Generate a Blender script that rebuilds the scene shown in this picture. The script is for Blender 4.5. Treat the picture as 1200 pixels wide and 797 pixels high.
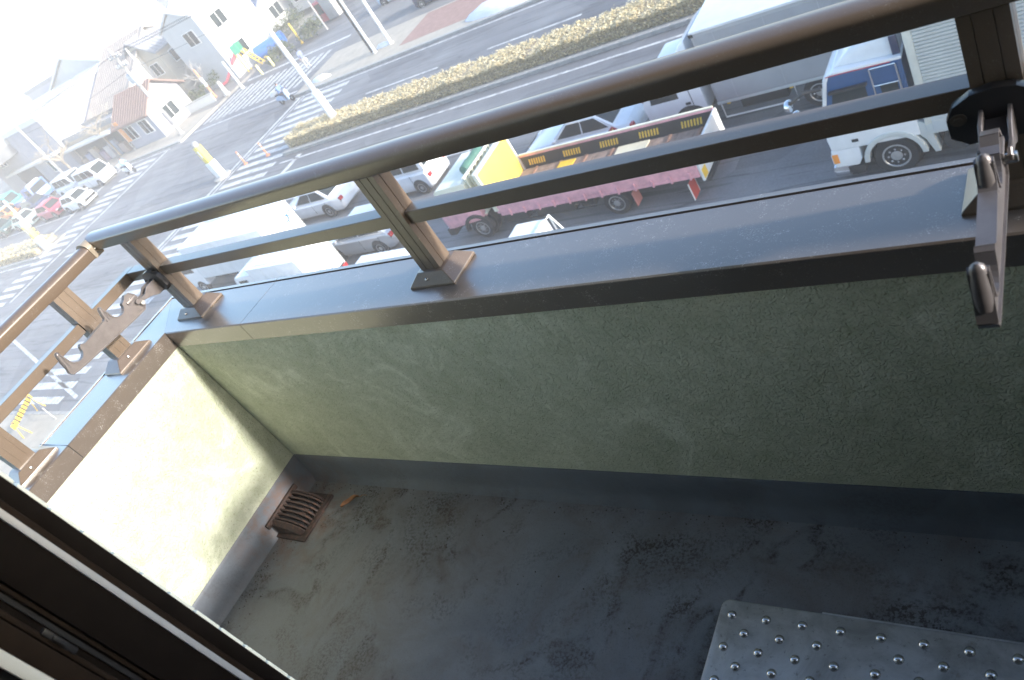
import bpy, bmesh, math, random
from mathutils import Vector, Matrix
random.seed(7)
for o in list(bpy.data.objects): bpy.data.objects.remove(o)
S = bpy.context.scene
C = S.collection
G = -11.0                       # street level below the balcony floor (z = 0)

# ------------------------------------------------------------------ camera, sky, sun, exposure
cam = bpy.data.cameras.new('camera'); camo = bpy.data.objects.new('camera', cam); C.objects.link(camo)
R_ = Vector((0.7730, 0.3980, -0.4940)); F_ = Vector((-0.6320, 0.5500, -0.5460)).normalized()
R_ = (R_ - F_ * R_.dot(F_)).normalized(); U_ = R_.cross(F_)
camo.matrix_world = Matrix(((R_.x, U_.x, -F_.x, 2.4497), (R_.y, U_.y, -F_.y, -0.9945), (R_.z, U_.z, -F_.z, 1.598), (0, 0, 0, 1)))
cam.sensor_fit = 'HORIZONTAL'; cam.sensor_width = 23.5; cam.lens = 964.8 / 1200 * 23.5
cam.clip_start = 0.02; cam.clip_end = 3000
cam.dof.use_dof = True; cam.dof.focus_distance = 2.0; cam.dof.aperture_fstop = 5.0
S.camera = camo
SUN_EL, SUN_AZ = math.radians(18), math.radians(3.0)      # azimuth from +x towards +y
w = bpy.data.worlds.new('World'); S.world = w; w.use_nodes = True
nt = w.node_tree; bg = nt.nodes['Background']
sky = nt.nodes.new('ShaderNodeTexSky'); sky.sky_type = 'NISHITA'; sky.sun_disc = False
sky.sun_elevation = SUN_EL; sky.sun_rotation = math.pi / 2 - SUN_AZ
sky.air_density = 1.0; sky.dust_density = 1.2; sky.ozone_density = 2.0
nt.links.new(sky.outputs[0], bg.inputs[0]); bg.inputs[1].default_value = 0.15
sl = bpy.data.lights.new('sun', 'SUN'); sl.energy = 2.1; sl.angle = math.radians(2.4); sl.color = (1, .96, .91)
so = bpy.data.objects.new('sun', sl); C.objects.link(so)
sd = Vector((math.cos(SUN_EL) * math.cos(SUN_AZ), math.cos(SUN_EL) * math.sin(SUN_AZ), math.sin(SUN_EL)))
so.rotation_euler = sd.to_track_quat('Z', 'Y').to_euler(); so.location = (30, 5, 30)
S.view_settings.view_transform = 'Standard'; S.view_settings.look = 'None'
S.view_settings.exposure = 2.0; S.view_settings.gamma = 1.0
S.cycles.max_bounces = 8; S.cycles.volume_bounces = 0
S.cycles.use_denoising = True

# ------------------------------------------------------------------ materials
MATS = {}
def nodes(m):
    m.use_nodes = True; t = m.node_tree
    return t, t.nodes['Principled BSDF']
def mat(name, col, rough=.5, metal=0., spec=.5, var=0., vscale=6., bump=0., bscale=80., bdist=.003, coat=0., emis=None, detail=6.):
    """plain surface: colour with noise variation (wear, dirt) and a fine noise relief"""
    if name in MATS: return MATS[name]
    m = bpy.data.materials.new(name); t, b = nodes(m)
    c = (*col, 1.)
    b.inputs['Base Color'].default_value = c; b.inputs['Roughness'].default_value = rough
    b.inputs['Metallic'].default_value = metal; b.inputs['Specular IOR Level'].default_value = spec
    b.inputs['Coat Weight'].default_value = coat; b.inputs['Coat Roughness'].default_value = .08
    tc = t.nodes.new('ShaderNodeTexCoord')
    if var:
        n = t.nodes.new('ShaderNodeTexNoise'); n.inputs['Scale'].default_value = vscale; n.inputs['Detail'].default_value = detail
        n.inputs['Roughness'].default_value = .65
        r = t.nodes.new('ShaderNodeMapRange'); r.inputs['From Min'].default_value = .3; r.inputs['From Max'].default_value = .7
        r.inputs['To Min'].default_value = 1 - var; r.inputs['To Max'].default_value = 1 + var
        mx = t.nodes.new('ShaderNodeMix'); mx.data_type = 'RGBA'; mx.blend_type = 'MULTIPLY'; mx.inputs[0].default_value = 1
        mx.inputs[6].default_value = c
        t.links.new(tc.outputs['Object'], n.inputs['Vector']); t.links.new(n.outputs['Fac'], r.inputs['Value'])
        t.links.new(r.outputs[0], mx.inputs[7]); t.links.new(mx.outputs[2], b.inputs['Base Color'])
    if bump:
        n2 = t.nodes.new('ShaderNodeTexNoise'); n2.inputs['Scale'].default_value = bscale; n2.inputs['Detail'].default_value = 4
        bp = t.nodes.new('ShaderNodeBump'); bp.inputs['Strength'].default_value = bump; bp.inputs['Distance'].default_value = bdist
        t.links.new(tc.outputs['Object'], n2.inputs['Vector']); t.links.new(n2.outputs['Fac'], bp.inputs['Height'])
        t.links.new(bp.outputs[0], b.inputs['Normal'])
    if emis:
        b.inputs['Emission Color'].default_value = (*emis[0], 1); b.inputs['Emission Strength'].default_value = emis[1]
    MATS[name] = m; return m

def ramp(t, src, stops, interp='LINEAR'):
    r = t.nodes.new('ShaderNodeValToRGB'); cr = r.color_ramp; cr.interpolation = interp
    while len(cr.elements) > 1: cr.elements.remove(cr.elements[0])
    cr.elements[0].position, c = stops[0]; cr.elements[0].color = c if len(c) == 4 else (*c, 1)
    for p, c in stops[1:]:
        e = cr.elements.new(p); e.color = c if len(c) == 4 else (*c, 1)
    t.links.new(src, r.inputs[0]); return r
def noise(t, vec, scale, detail=4, rough=.6, dist=0.):
    n = t.nodes.new('ShaderNodeTexNoise'); n.inputs['Scale'].default_value = scale; n.inputs['Detail'].default_value = detail
    n.inputs['Roughness'].default_value = rough; n.inputs['Distortion'].default_value = dist
    t.links.new(vec, n.inputs['Vector']); return n.outputs['Fac']
def math_(t, op, a, b=None, clamp=False):
    n = t.nodes.new('ShaderNodeMath'); n.operation = op; n.use_clamp = clamp
    for i, v in enumerate((a, b)):
        if v is None: continue
        if isinstance(v, (int, float)): n.inputs[i].default_value = v
        else: t.links.new(v, n.inputs[i])
    return n.outputs[0]
def mixc(t, fac, a, b, mode='MIX'):
    n = t.nodes.new('ShaderNodeMix'); n.data_type = 'RGBA'; n.blend_type = mode
    for i, v in ((0, fac), (6, a), (7, b)):
        if isinstance(v, (int, float)): n.inputs[i].default_value = v
        elif isinstance(v, tuple): n.inputs[i].default_value = (*v, 1)
        else: t.links.new(v, n.inputs[i])
    return n.outputs[2]
def near(t, vec, p, r0, r1):
    """1 inside r0 of point p, 0 outside r1"""
    d = t.nodes.new('ShaderNodeVectorMath'); d.operation = 'DISTANCE'; d.inputs[1].default_value = p
    t.links.new(vec, d.inputs[0])
    m = t.nodes.new('ShaderNodeMapRange'); m.inputs['From Min'].default_value = r0; m.inputs['From Max'].default_value = r1
    m.inputs['To Min'].default_value = 1; m.inputs['To Max'].default_value = 0
    t.links.new(d.outputs['Value'], m.inputs['Value']); return m.outputs[0]

def stucco():
    m = bpy.data.materials.new('stucco'); t, b = nodes(m); tc = t.nodes.new('ShaderNodeTexCoord').outputs['Object']
    big = noise(t, tc, 2.6, 6, .6, .4); mid = noise(t, tc, 22, 5, .7)
    base = mixc(t, ramp(t, big, [(.35, (0, 0, 0)), (.68, (1, 1, 1))]).outputs[0], (.44, .455, .335), (.545, .56, .43))
    dirt = ramp(t, mid, [(.42, (1, 1, 1)), (.72, (.80, .82, .76))]).outputs[0]
    base = mixc(t, 1., base, dirt, 'MULTIPLY')
    pale = ramp(t, noise(t, tc, 5.5, 8, .75, 1.), [(.52, (0, 0, 0)), (.66, (.8, .8, .8))]).outputs[0]
    base = mixc(t, pale, base, (.66, .67, .54))
    pits = ramp(t, noise(t, tc, 140, 2, .5), [(.28, (.62, .62, .58)), (.40, (1, 1, 1))]).outputs[0]
    base = mixc(t, .8, base, pits, 'MULTIPLY')
    t.links.new(base, b.inputs['Base Color']); b.inputs['Roughness'].default_value = .75
    v = t.nodes.new('ShaderNodeTexVoronoi'); v.inputs['Scale'].default_value = 165; v.feature = 'SMOOTH_F1'
    wv = t.nodes.new('ShaderNodeVectorMath'); wv.operation = 'ADD'
    nn = t.nodes.new('ShaderNodeTexNoise'); nn.inputs['Scale'].default_value = 60; t.links.new(tc, nn.inputs['Vector'])
    sc = t.nodes.new('ShaderNodeVectorMath'); sc.operation = 'SCALE'; sc.inputs['Scale'].default_value = .03
    t.links.new(nn.outputs['Color'], sc.inputs[0]); t.links.new(tc, wv.inputs[0]); t.links.new(sc.outputs[0], wv.inputs[1])
    t.links.new(wv.outputs[0], v.inputs['Vector'])
    h = math_(t, 'SUBTRACT', math_(t, 'ADD', math_(t, 'MULTIPLY', noise(t, tc, 55, 3, .5), .30), math_(t, 'MULTIPLY', noise(t, tc, 260, 2, .5), .18)), math_(t, 'MULTIPLY', v.outputs['Distance'], .75))
    bp = t.nodes.new('ShaderNodeBump'); bp.inputs['Strength'].default_value = 1.0; bp.inputs['Distance'].default_value = .0050
    t.links.new(h, bp.inputs['Height']); t.links.new(bp.outputs[0], b.inputs['Normal'])
    MATS['stucco'] = m; return m

def anodised(name, col, dust=1., metal=.25, coat=.5, spec=1.):
    m = bpy.data.materials.new(name); t, b = nodes(m); tc = t.nodes.new('ShaderNodeTexCoord').outputs['Object']
    patch = noise(t, tc, 5, 6, .7, .8); fine = noise(t, tc, 330, 3, .75); mid = noise(t, tc, 30, 6, .75, .6)
    d = math_(t, 'MULTIPLY', ramp(t, mid, [(.50, (0, 0, 0)), (.70, (1, 1, 1))]).outputs[0], ramp(t, fine, [(.55, (0, 0, 0)), (.66, (1, 1, 1))]).outputs[0])
    d = math_(t, 'MULTIPLY', d, math_(t, 'ADD', .25, ramp(t, patch, [(.45, (0, 0, 0)), (.65, (1, 1, 1))]).outputs[0], True))
    d = math_(t, 'ADD', math_(t, 'MULTIPLY', d, .55 * dust), math_(t, 'MULTIPLY', ramp(t, noise(t, tc, 620, 2, .5), [(.70, (0, 0, 0)), (.75, (1, 1, 1))]).outputs[0], .35 * min(dust, 1.)), True)
    t.links.new(mixc(t, d, col, (.50, .47, .43)), b.inputs['Base Color'])
    b.inputs['Metallic'].default_value = metal
    rr = math_(t, 'ADD', .25, math_(t, 'MULTIPLY', d, .45)); rr = math_(t, 'ADD', rr, math_(t, 'MULTIPLY', mid, .10)); t.links.new(rr, b.inputs['Roughness'])
    b.inputs['Specular IOR Level'].default_value = spec
    b.inputs['Coat Weight'].default_value = coat; b.inputs['Coat Roughness'].default_value = .24
    bp = t.nodes.new('ShaderNodeBump'); bp.inputs['Strength'].default_value = .05; bp.inputs['Distance'].default_value = .001
    t.links.new(fine, bp.inputs['Height']); t.links.new(bp.outputs[0], b.inputs['Normal'])
    MATS[name] = m; return m

DRAIN = (.08, -.19, .03)
def floor_coat(name, col, stains=1.):
    m = bpy.data.materials.new(name); t, b = nodes(m); tc = t.nodes.new('ShaderNodeTexCoord').outputs['Object']
    tone = noise(t, tc, 3.2, 6, .6, .6)
    base = mixc(t, ramp(t, tone, [(.35, (0, 0, 0)), (.68, (1, 1, 1))]).outputs[0], tuple(c * .78 for c in col), tuple(c * 1.22 for c in col))
    # ridge lines: dirt left where puddles dried
    rd = math_(t, 'ABSOLUTE', math_(t, 'SUBTRACT', noise(t, tc, 2.6, 3, .55, .9), .5))
    line = ramp(t, rd, [(0., (1, 1, 1)), (.010, (.85, .85, .85)), (.05, (0, 0, 0))]).outputs[0]
    brk = ramp(t, noise(t, tc, 6, 5, .7), [(.42, (0, 0, 0)), (.56, (1, 1, 1))]).outputs[0]
    speck = ramp(t, noise(t, tc, 120, 4, .7), [(.46, (0, 0, 0)), (.6, (1, 1, 1))]).outputs[0]
    streak = math_(t, 'MULTIPLY', math_(t, 'MULTIPLY', line, brk), math_(t, 'ADD', .35, math_(t, 'MULTIPLY', speck, .65)))
    mould = math_(t, 'MULTIPLY', ramp(t, noise(t, tc, 4.3, 7, .7, .7), [(.50, (0, 0, 0)), (.64, (1, 1, 1))]).outputs[0], speck)
    f = math_(t, 'MULTIPLY', math_(t, 'ADD', math_(t, 'MULTIPLY', streak, 1.1), math_(t, 'MULTIPLY', mould, .85), True), stains, True)
    base = mixc(t, f, base, (.030, .023, .018))
    film = math_(t, 'MULTIPLY', ramp(t, noise(t, tc, 3.4, 7, .72, .9), [(.47, (0, 0, 0)), (.68, (1, 1, 1))]).outputs[0], .6 * stains)
    base = mixc(t, film, base, (.095, .072, .055))
    base = mixc(t, math_(t, 'MULTIPLY', ramp(t, noise(t, tc, 300, 3, .7), [(.56, (0, 0, 0)), (.68, (1, 1, 1))]).outputs[0], .55 * stains), base, (.05, .045, .042))
    # rust washed out round the drain
    rust = math_(t, 'MULTIPLY', near(t, tc, DRAIN, .07, .26), ramp(t, noise(t, tc, 17, 6, .75), [(.42, (0, 0, 0)), (.6, (1, 1, 1))]).outputs[0])
    base = mixc(t, math_(t, 'MULTIPLY', rust, .8), base, (.13, .065, .035))
    t.links.new(base, b.inputs['Base Color'])
    t.links.new(math_(t, 'ADD', .30, math_(t, 'MULTIPLY', tone, .26)), b.inputs['Roughness'])
    bp = t.nodes.new('ShaderNodeBump'); bp.inputs['Strength'].default_value = .35; bp.inputs['Distance'].default_value = .002
    t.links.new(math_(t, 'ADD', noise(t, tc, 60, 5, .6), math_(t, 'MULTIPLY', noise(t, tc, 9, 3), 2.)), bp.inputs['Height']); t.links.new(bp.outputs[0], b.inputs['Normal'])
    MATS[name] = m; return m

def steel():
    m = bpy.data.materials.new('hatch_steel'); t, b = nodes(m); tc = t.nodes.new('ShaderNodeTexCoord').outputs['Object']
    n = noise(t, tc, 9, 7, .7, .6); f = noise(t, tc, 90, 4, .7)
    base = mixc(t, ramp(t, n, [(.38, (0, 0, 0)), (.62, (1, 1, 1))]).outputs[0], (.36, .345, .335), (.56, .545, .535))
    rust = math_(t, 'MULTIPLY', ramp(t, noise(t, tc, 14, 6, .75, .5), [(.58, (0, 0, 0)), (.70, (1, 1, 1))]).outputs[0], .5)
    base = mixc(t, rust, base, (.20, .15, .10))
    base = mixc(t, ramp(t, f, [(.60, (0, 0, 0)), (.72, (.6, .6, .6))]).outputs[0], base, (.15, .14, .13))
    t.links.new(base, b.inputs['Base Color']); b.inputs['Metallic'].default_value = .75
    t.links.new(math_(t, 'ADD', .28, math_(t, 'MULTIPLY', n, .3)), b.inputs['Roughness'])
    MATS['hatch_steel'] = m; return m

def rusty():
    m = bpy.data.materials.new('rusty_iron'); t, b = nodes(m); tc = t.nodes.new('ShaderNodeTexCoord').outputs['Object']
    base = ramp(t, noise(t, tc, 60, 6, .7), [(.32, (.016, .011, .009)), (.54, (.042, .022, .015)), (.72, (.12, .052, .030))]).outputs[0]
    t.links.new(base, b.inputs['Base Color']); b.inputs['Roughness'].default_value = .75
    bp = t.nodes.new('ShaderNodeBump'); bp.inputs['Strength'].default_value = .8; bp.inputs['Distance'].default_value = .002
    t.links.new(noise(t, tc, 180, 4, .7), bp.inputs['Height']); t.links.new(bp.outputs[0], b.inputs['Normal'])
    MATS['rusty_iron'] = m; return m

def asphalt():
    m = bpy.data.materials.new('asphalt'); t, b = nodes(m); tc = t.nodes.new('ShaderNodeTexCoord').outputs['Object']
    mp = t.nodes.new('ShaderNodeMapping'); mp.inputs['Scale'].default_value = (.05, 1, 1); t.links.new(tc, mp.inputs[0])
    lanes = noise(t, mp.outputs[0], .55, 4, .6); big = noise(t, tc, .35, 6, .6); grit = noise(t, tc, 14, 5, .8)
    base = mixc(t, ramp(t, lanes, [(.38, (0, 0, 0)), (.62, (1, 1, 1))]).outputs[0], (.120, .121, .127), (.175, .176, .183))
    base = mixc(t, 1., base, ramp(t, big, [(.35, (.82, .82, .83)), (.65, (1.12, 1.12, 1.1))]).outputs[0], 'MULTIPLY')
    base = mixc(t, 1., base, ramp(t, grit, [(.3, (.78, .78, .78)), (.7, (1.2, 1.2, 1.2))]).outputs[0], 'MULTIPLY')
    seam = ramp(t, math_(t, 'ABSOLUTE', math_(t, 'SUBTRACT', noise(t, mp.outputs[0], 1.3, 3, .6, .4), .5)), [(0, (.62, .62, .62)), (.012, (.72, .72, .72)), (.02, (1, 1, 1))]).outputs[0]
    base = mixc(t, 1., base, seam, 'MULTIPLY')
    vp = t.nodes.new('ShaderNodeTexVoronoi'); vp.inputs['Scale'].default_value = .16; vp.distance = 'MANHATTAN'; t.links.new(tc, vp.inputs['Vector'])
    base = mixc(t, 1., base, ramp(t, vp.outputs['Color'], [(.2, (.80, .80, .82)), (.5, (1, 1, 1)), (.85, (1.15, 1.15, 1.13))]).outputs[0], 'MULTIPLY')
    t.links.new(base, b.inputs['Base Color']); b.inputs['Roughness'].default_value = .72
    MATS['asphalt'] = m; return m
def foliage(name, a, b_, c):
    m = bpy.data.materials.new(name); t, b = nodes(m)
    g = t.nodes.new('ShaderNodeNewGeometry')
    t.links.new(ramp(t, g.outputs['Random Per Island'], [(0, a), (.55, b_), (1, c)]).outputs[0], b.inputs['Base Color'])
    b.inputs['Roughness'].default_value = .6; b.inputs['Transmission Weight'].default_value = 0
    MATS[name] = m; return m

STUCCO = stucco()
BRONZE = anodised('bronze_aluminium', (.135, .098, .070), 1.5, .10, .35, .7)
COPE = anodised('bronze_coping', (.150, .120, .098), 5.0, .35, .8)
BRACKET = mat('bracket_alloy', (.155, .138, .135), .36, .5, .5, .15, 30, .1, 200, .001)
BLACKP = mat('black_plastic', (.018, .018, .02), .35, 0, .5, .2, 20)
FLOORM = floor_coat('floor_coating', (.138, .145, .155)); SKIRT = floor_coat('upturn_coating', (.108, .124, .148), .3)
STEEL = steel(); RUST = rusty(); ASPH = asphalt()
SCREW = mat('bright_screw', (.6, .6, .58), .25, 1.)
FRAME = mat('dark_frame', (.008, .006, .005), .6, 0, .05, .2, 30)
FRAME2 = mat('brown_frame', (.018, .012, .0085), .6, 0, .06, .2, 30)
SEAL = mat('silver_strip', (.50, .52, .54), .4, .3, .5, .08, 20)
TILE = mat('pale_tile', (.60, .63, .57), .35, 0, .5, .08, 25)
GROUT = mat('grout', (.13, .125, .115), .9)
ROOMW = mat('room_paint', (.34, .34, .33), .8, 0, .3, .05, 5)
ROOMF = mat('room_floor', (.30, .20, .12), .45, 0, .5, .2, 8)
CONC = mat('concrete', (.34, .335, .32), .85, 0, .3, .16, 1.5, .3, 30, .004)
KERB = mat('kerb_concrete', (.30, .295, .28), .85, 0, .3, .2, 2.5, .3, 30, .004)
PAVE = mat('tan_paving', (.36, .32, .26), .85, 0, .3, .14, 1.2, .2, 25, .004)
BRICKP = mat('brick_paving', (.28, .17, .14), .85, 0, .3, .16, 3)
def worn_paint():
    m = bpy.data.materials.new('road_paint'); t, b = nodes(m); tc = t.nodes.new('ShaderNodeTexCoord').outputs['Object']
    wear = math_(t, 'ADD', math_(t, 'MULTIPLY', noise(t, tc, 2.2, 6, .7), .6), math_(t, 'MULTIPLY', noise(t, tc, 16, 5, .75), .5))
    t.links.new(mixc(t, ramp(t, wear, [(.50, (0, 0, 0)), (.66, (1, 1, 1))]).outputs[0], (.56, .56, .54), (.20, .20, .20)), b.inputs['Base Color']); b.inputs['Roughness'].default_value = .7
    return m
LINE = worn_paint()
EARTH = mat('ground_earth', (.27, .25, .22), .95, 0, .2, .2, .6)
WHITE = mat('white_paint', (.68, .69, .70), .3, 0, .5, .09, 1.8, coat=.5)
WHITE2 = mat('dull_white_paint', (.66, .66, .64), .45, 0, .5, .08, 2.5)
CREAM = mat('cream_paint', (.64, .62, .49), .35, 0, .5, .09, 3, coat=.3)
PINK = mat('pink_paint', (.62, .30, .335), .5, 0, .5, .26, 3, coat=.15)
SILVERP = mat('silver_paint', (.42, .43, .45), .28, .5, .5, .03, 2, coat=.6)
BLUEP = mat('blue_paint', (.014, .070, .19), .25, 0, .5, .08, 3, coat=.6)
NAVY = mat('navy_paint', (.018, .028, .075), .25, 0, .5, .08, 3, coat=.6)
REDP = mat('red_paint', (.42, .035, .06), .3, 0, .5, .08, 3, coat=.5)
PALEG = mat('pale_green_paint', (.50, .58, .48), .3, 0, .5, .05, 3, coat=.5)
DGREEN = mat('dark_green_paint', (.02, .06, .045), .3, 0, .5, .05, 3, coat=.5)
TEAL = mat('teal_paint', (.06, .38, .38), .4, 0, .5, .06, 3)
PALEB = mat('pale_blue_paint', (.50, .58, .66), .3, 0, .5, .04, 3, coat=.5)
TRUCKB = mat('truck_blue', (.06, .14, .40), .35, 0, .5, .08, 3, coat=.3)
GLASS = mat('car_glass', (.014, .022, .024), .12, 0, .3)
RUBBER = mat('rubber', (.022, .022, .023), .8, 0, .3, .15, 8)
DARK = mat('dark_chassis', (.022, .022, .024), .7, .2, .4, .3, 5)
RIM = mat('steel_rim', (.45, .45, .45), .35, .7, .5, .15, 8)
CHROME = mat('chrome', (.72, .73, .74), .12, 1.)
ALU = mat('aluminium_panel', (.56, .585, .57), .4, .35, .5, .07, 2)
GREYBOX = mat('grey_van_body', (.34, .34, .35), .45, .3, .5, .06, 1.5)
YELLOW = mat('yellow_paint', (.72, .46, .035), .5, 0, .5, .10, 4)
YELLP = mat('pale_yellow_paint', (.66, .57, .22), .55, 0, .5, .08, 4)
BLACK = mat('black_paint', (.016, .016, .017), .5, 0, .5, .2, 6)
WOOD = mat('weathered_planks', (.25, .18, .145), .8, 0, .3, .3, 5)
PLATE = mat('cream_board', (.58, .52, .38), .7, 0, .3, .12, 4)
TARP = mat('green_tarp', (.05, .13, .10), .6, 0, .4, .25, 6, .4, 12, .03)
REDR = mat('red_reflector', (.50, .05, .035), .35, 0, .5, .1, 8)
ORANGE = mat('orange_lens', (.75, .26, .03), .25, 0, .5)
REDL = mat('red_lens', (.45, .02, .02), .25, 0, .5)
BLUEL = mat('blue_stripe', (.03, .13, .48), .35, 0, .5)
CLEAR = mat('headlamp_lens', (.7, .72, .74), .08, .3, .6)

# ------------------------------------------------------------------ mesh helpers
class MB:
    def __init__(s): s.bm = bmesh.new()
    def poly(s, vs): return [s.bm.verts.new(v) for v in vs]
    def box(s, x0, x1, y0, y1, z0, z1):
        s.loft([[(x0, y0, z0), (x1, y0, z0), (x1, y1, z0), (x0, y1, z0)], [(x0, y0, z1), (x1, y0, z1), (x1, y1, z1), (x0, y1, z1)]]); return s
    def loft(s, rings, cap=True):
        R = [s.poly(r) for r in rings]; n = len(R[0])
        for a, b in zip(R, R[1:]):
            for i in range(n):
                try: s.bm.faces.new((a[i], a[(i + 1) % n], b[(i + 1) % n], b[i]))
                except ValueError: pass
        if cap:
            s.bm.faces.new(R[0][::-1]); s.bm.faces.new(R[-1])
        return s
    def prism(s, pts, axis, a, b):
        f = {'x': lambda p, t: (t, p[0], p[1]), 'y': lambda p, t: (p[0], t, p[1]), 'z': lambda p, t: (p[0], p[1], t)}[axis]
        return s.loft([[f(p, a) for p in pts], [f(p, b) for p in pts]])
    def lathe(s, prof, c, axis='y', n=24, cap=True):
        rings = []
        for r, h in prof:
            ring = []
            for k in range(n):
                a = 2 * math.pi * k / n; u, v = r * math.cos(a), r * math.sin(a)
                d = {'x': (h, u, v), 'y': (u, h, v), 'z': (u, v, h)}[axis]
                ring.append((c[0] + d[0], c[1] + d[1], c[2] + d[2]))
            rings.append(ring)
        return s.loft(rings, cap)
    def tube(s, pts, r, n=8):
        pts = [Vector(p) for p in pts]; rr = r if isinstance(r, (list, tuple)) else [r] * len(pts); rings = []
        for i, p in enumerate(pts):
            d = (pts[min(i + 1, len(pts) - 1)] - pts[max(i - 1, 0)]).normalized()
            u = d.cross(Vector((0, 0, 1)) if abs(d.z) < .9 else Vector((1, 0, 0))).normalized(); v = d.cross(u)
            rings.append([tuple(p + (u * math.cos(2 * math.pi * k / n) + v * math.sin(2 * math.pi * k / n)) * rr[i]) for k in range(n)])
        return s.loft(rings)
    def slab(s, q, th):
        """thin slab on a quad/polygon, th outwards along its normal"""
        v = [Vector(p) for p in q]; n = (v[1] - v[0]).cross(v[2] - v[0]).normalized() * th
        return s.loft([[tuple(p) for p in v], [tuple(p + n) for p in v]])
    def build(s, name, m, parent=None, bevel=0., seg=2, smooth=True, loc=None, sharp=None):
        bm = s.bm
        sharp = sharp or (18 if bevel else 32)
        bmesh.ops.recalc_face_normals(bm, faces=bm.faces)
        if bevel:
            ed = [e for e in bm.edges if len(e.link_faces) == 2 and e.calc_face_angle(0) > math.radians(28)]
            bmesh.ops.bevel(bm, geom=ed, offset=bevel, segments=seg, affect='EDGES', profile=.6, clamp_overlap=True)
        me = bpy.data.meshes.new(name); bm.to_mesh(me); bm.free()
        if smooth:
            me.polygons.foreach_set('use_smooth', [True] * len(me.polygons)); me.set_sharp_from_angle(angle=math.radians(sharp))
        me.materials.append(m)
        o = bpy.data.objects.new(name, me); C.objects.link(o)
        if parent: o.parent = parent
        if loc: o.location = loc
        return o
def inst(o, parent=None, loc=(0, 0, 0), rz=0.):
    c = o.copy(); C.objects.link(c); c.parent = parent if parent else o.parent; c.location = loc; c.rotation_euler = (0, 0, rz); return c
def tag(o, label=None, cat=None, group=None, kind=None):
    if label: o['label'] = label
    if cat: o['category'] = cat
    if group: o['group'] = group
    if kind: o['kind'] = kind
    return o
def thing(name, label, cat, loc=(0, 0, 0), rz=0., group=None):
    o = bpy.data.objects.new(name, None); C.objects.link(o); o.location = loc; o.rotation_euler = (0, 0, rz); o.empty_display_size = .2
    return tag(o, label, cat, group)
def struct(o): o['kind'] = 'structure'; return o

# ------------------------------------------------------------------ balcony: floor and parapet walls
HT, HB, SK = .75, .690, .122          # coping top, coping underside, upturn height
XE = 3.30                             # right end of the balcony
YB = -.8184                           # face of the house wall
fl = MB(); n = 40
rows = []
for i in range(n + 1):
    x = .0 + (XE) * i / n
    rows.append([(x, YB, .012), (x, -.45, .006), (x, -.0, .0), (x, -.0, -.06), (x, YB, -.06)])
fl.loft(rows); struct(fl.build('balcony_floor', FLOORM, sharp=20))
struct(MB().box(-.19, XE + .1, -.83, .19, -.22, -.062).build('balcony_slab', CONC))

front = thing('parapet_wall', 'long olive stuccoed front balcony wall in shade with bronze coping', 'wall', (0, 0, 0))
MB().box(-.17, XE + .1, 0., .17, -.20, HB + .02).build('wall', STUCCO, front, bevel=.004)
left = thing('parapet_wall', 'short sunlit cream stuccoed end wall of the balcony with bronze coping', 'wall', (0, 0, 0))
MB().box(-.17, 0., YB - .02, -.0015, -.20, HB + .02).build('wall', STUCCO, left, bevel=.004)
def skirt_profile(q=.0145):
    return [(-.002, 0.), (-.002, SK), (.002, SK), (.006, SK - .012), (.0085, .05), (q + .002, .018), (q + .012, .004), (q + .013, 0)]
m = MB(); P = skirt_profile()
m.loft([[(x, -p[0], p[1]) for p in P] for x in [.003 + (XE - .003) * k / 30 for k in range(31)]])
m.build('waterproof_upturn', SKIRT, front, sharp=50)
m = MB(); m.loft([[(p[0], y, p[1]) for p in P] for y in [-.003 + (YB + .006) * k / 12 for k in range(13)]])
m.build('waterproof_upturn', SKIRT, left, sharp=50)
# copings: inner drip face, flat top, groove and outer lip; mitred at the corner, butt seams
cp = [(-.004, HB), (-.004, HT - .003), (-.001, HT), (.172, HT - .004), (.1725, HT - .009), (.176, HT - .009), (.1765, HT - .002), (.189, HT - .003), (.191, HT - .006), (.191, HB - .01), (.187, HB - .01), (.187, HT - .016), (0., HT - .016), (0., HB)]
def coping_x(x0f, x1f, parent):
    m = MB(); m.loft([[(x0f(p[0]), p[0], p[1]) for p in cp], [(x1f(p[0]), p[0], p[1]) for p in cp]])
    return m.build('coping', COPE, parent, sharp=25)
def coping_y(y0f, y1f, parent):
    m = MB(); m.loft([[(-p[0], y0f(p[0]), p[1]) for p in cp], [(-p[0], y1f(p[0]), p[1]) for p in cp]])
    return m.build('coping', COPE, parent, sharp=25)
coping_x(lambda d: -d + .0004, lambda d: .4140, front)
coping_x(lambda d: .4160, lambda d: 2.62, front); coping_x(lambda d: 2.622, lambda d: XE + .1, front)
coping_y(lambda d: d - .0004, lambda d: -.4350, left); coping_y(lambda d: -.4372, lambda d: YB - .02, left)
MB().box(-.19, .0, -.4371, -.4351, HT - .012, HT - .0015).build('seam_gasket', BLACKP, left)
MB().box(.0018, .0034, -.4371, -.4351, HB + .002, HT - .002).build('seam_gasket', BLACKP, left)
MB().box(.4141, .4159, -.0028, .18, HB + .002, HT - .0045).build('seam_gasket', BLACKP, front)

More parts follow.
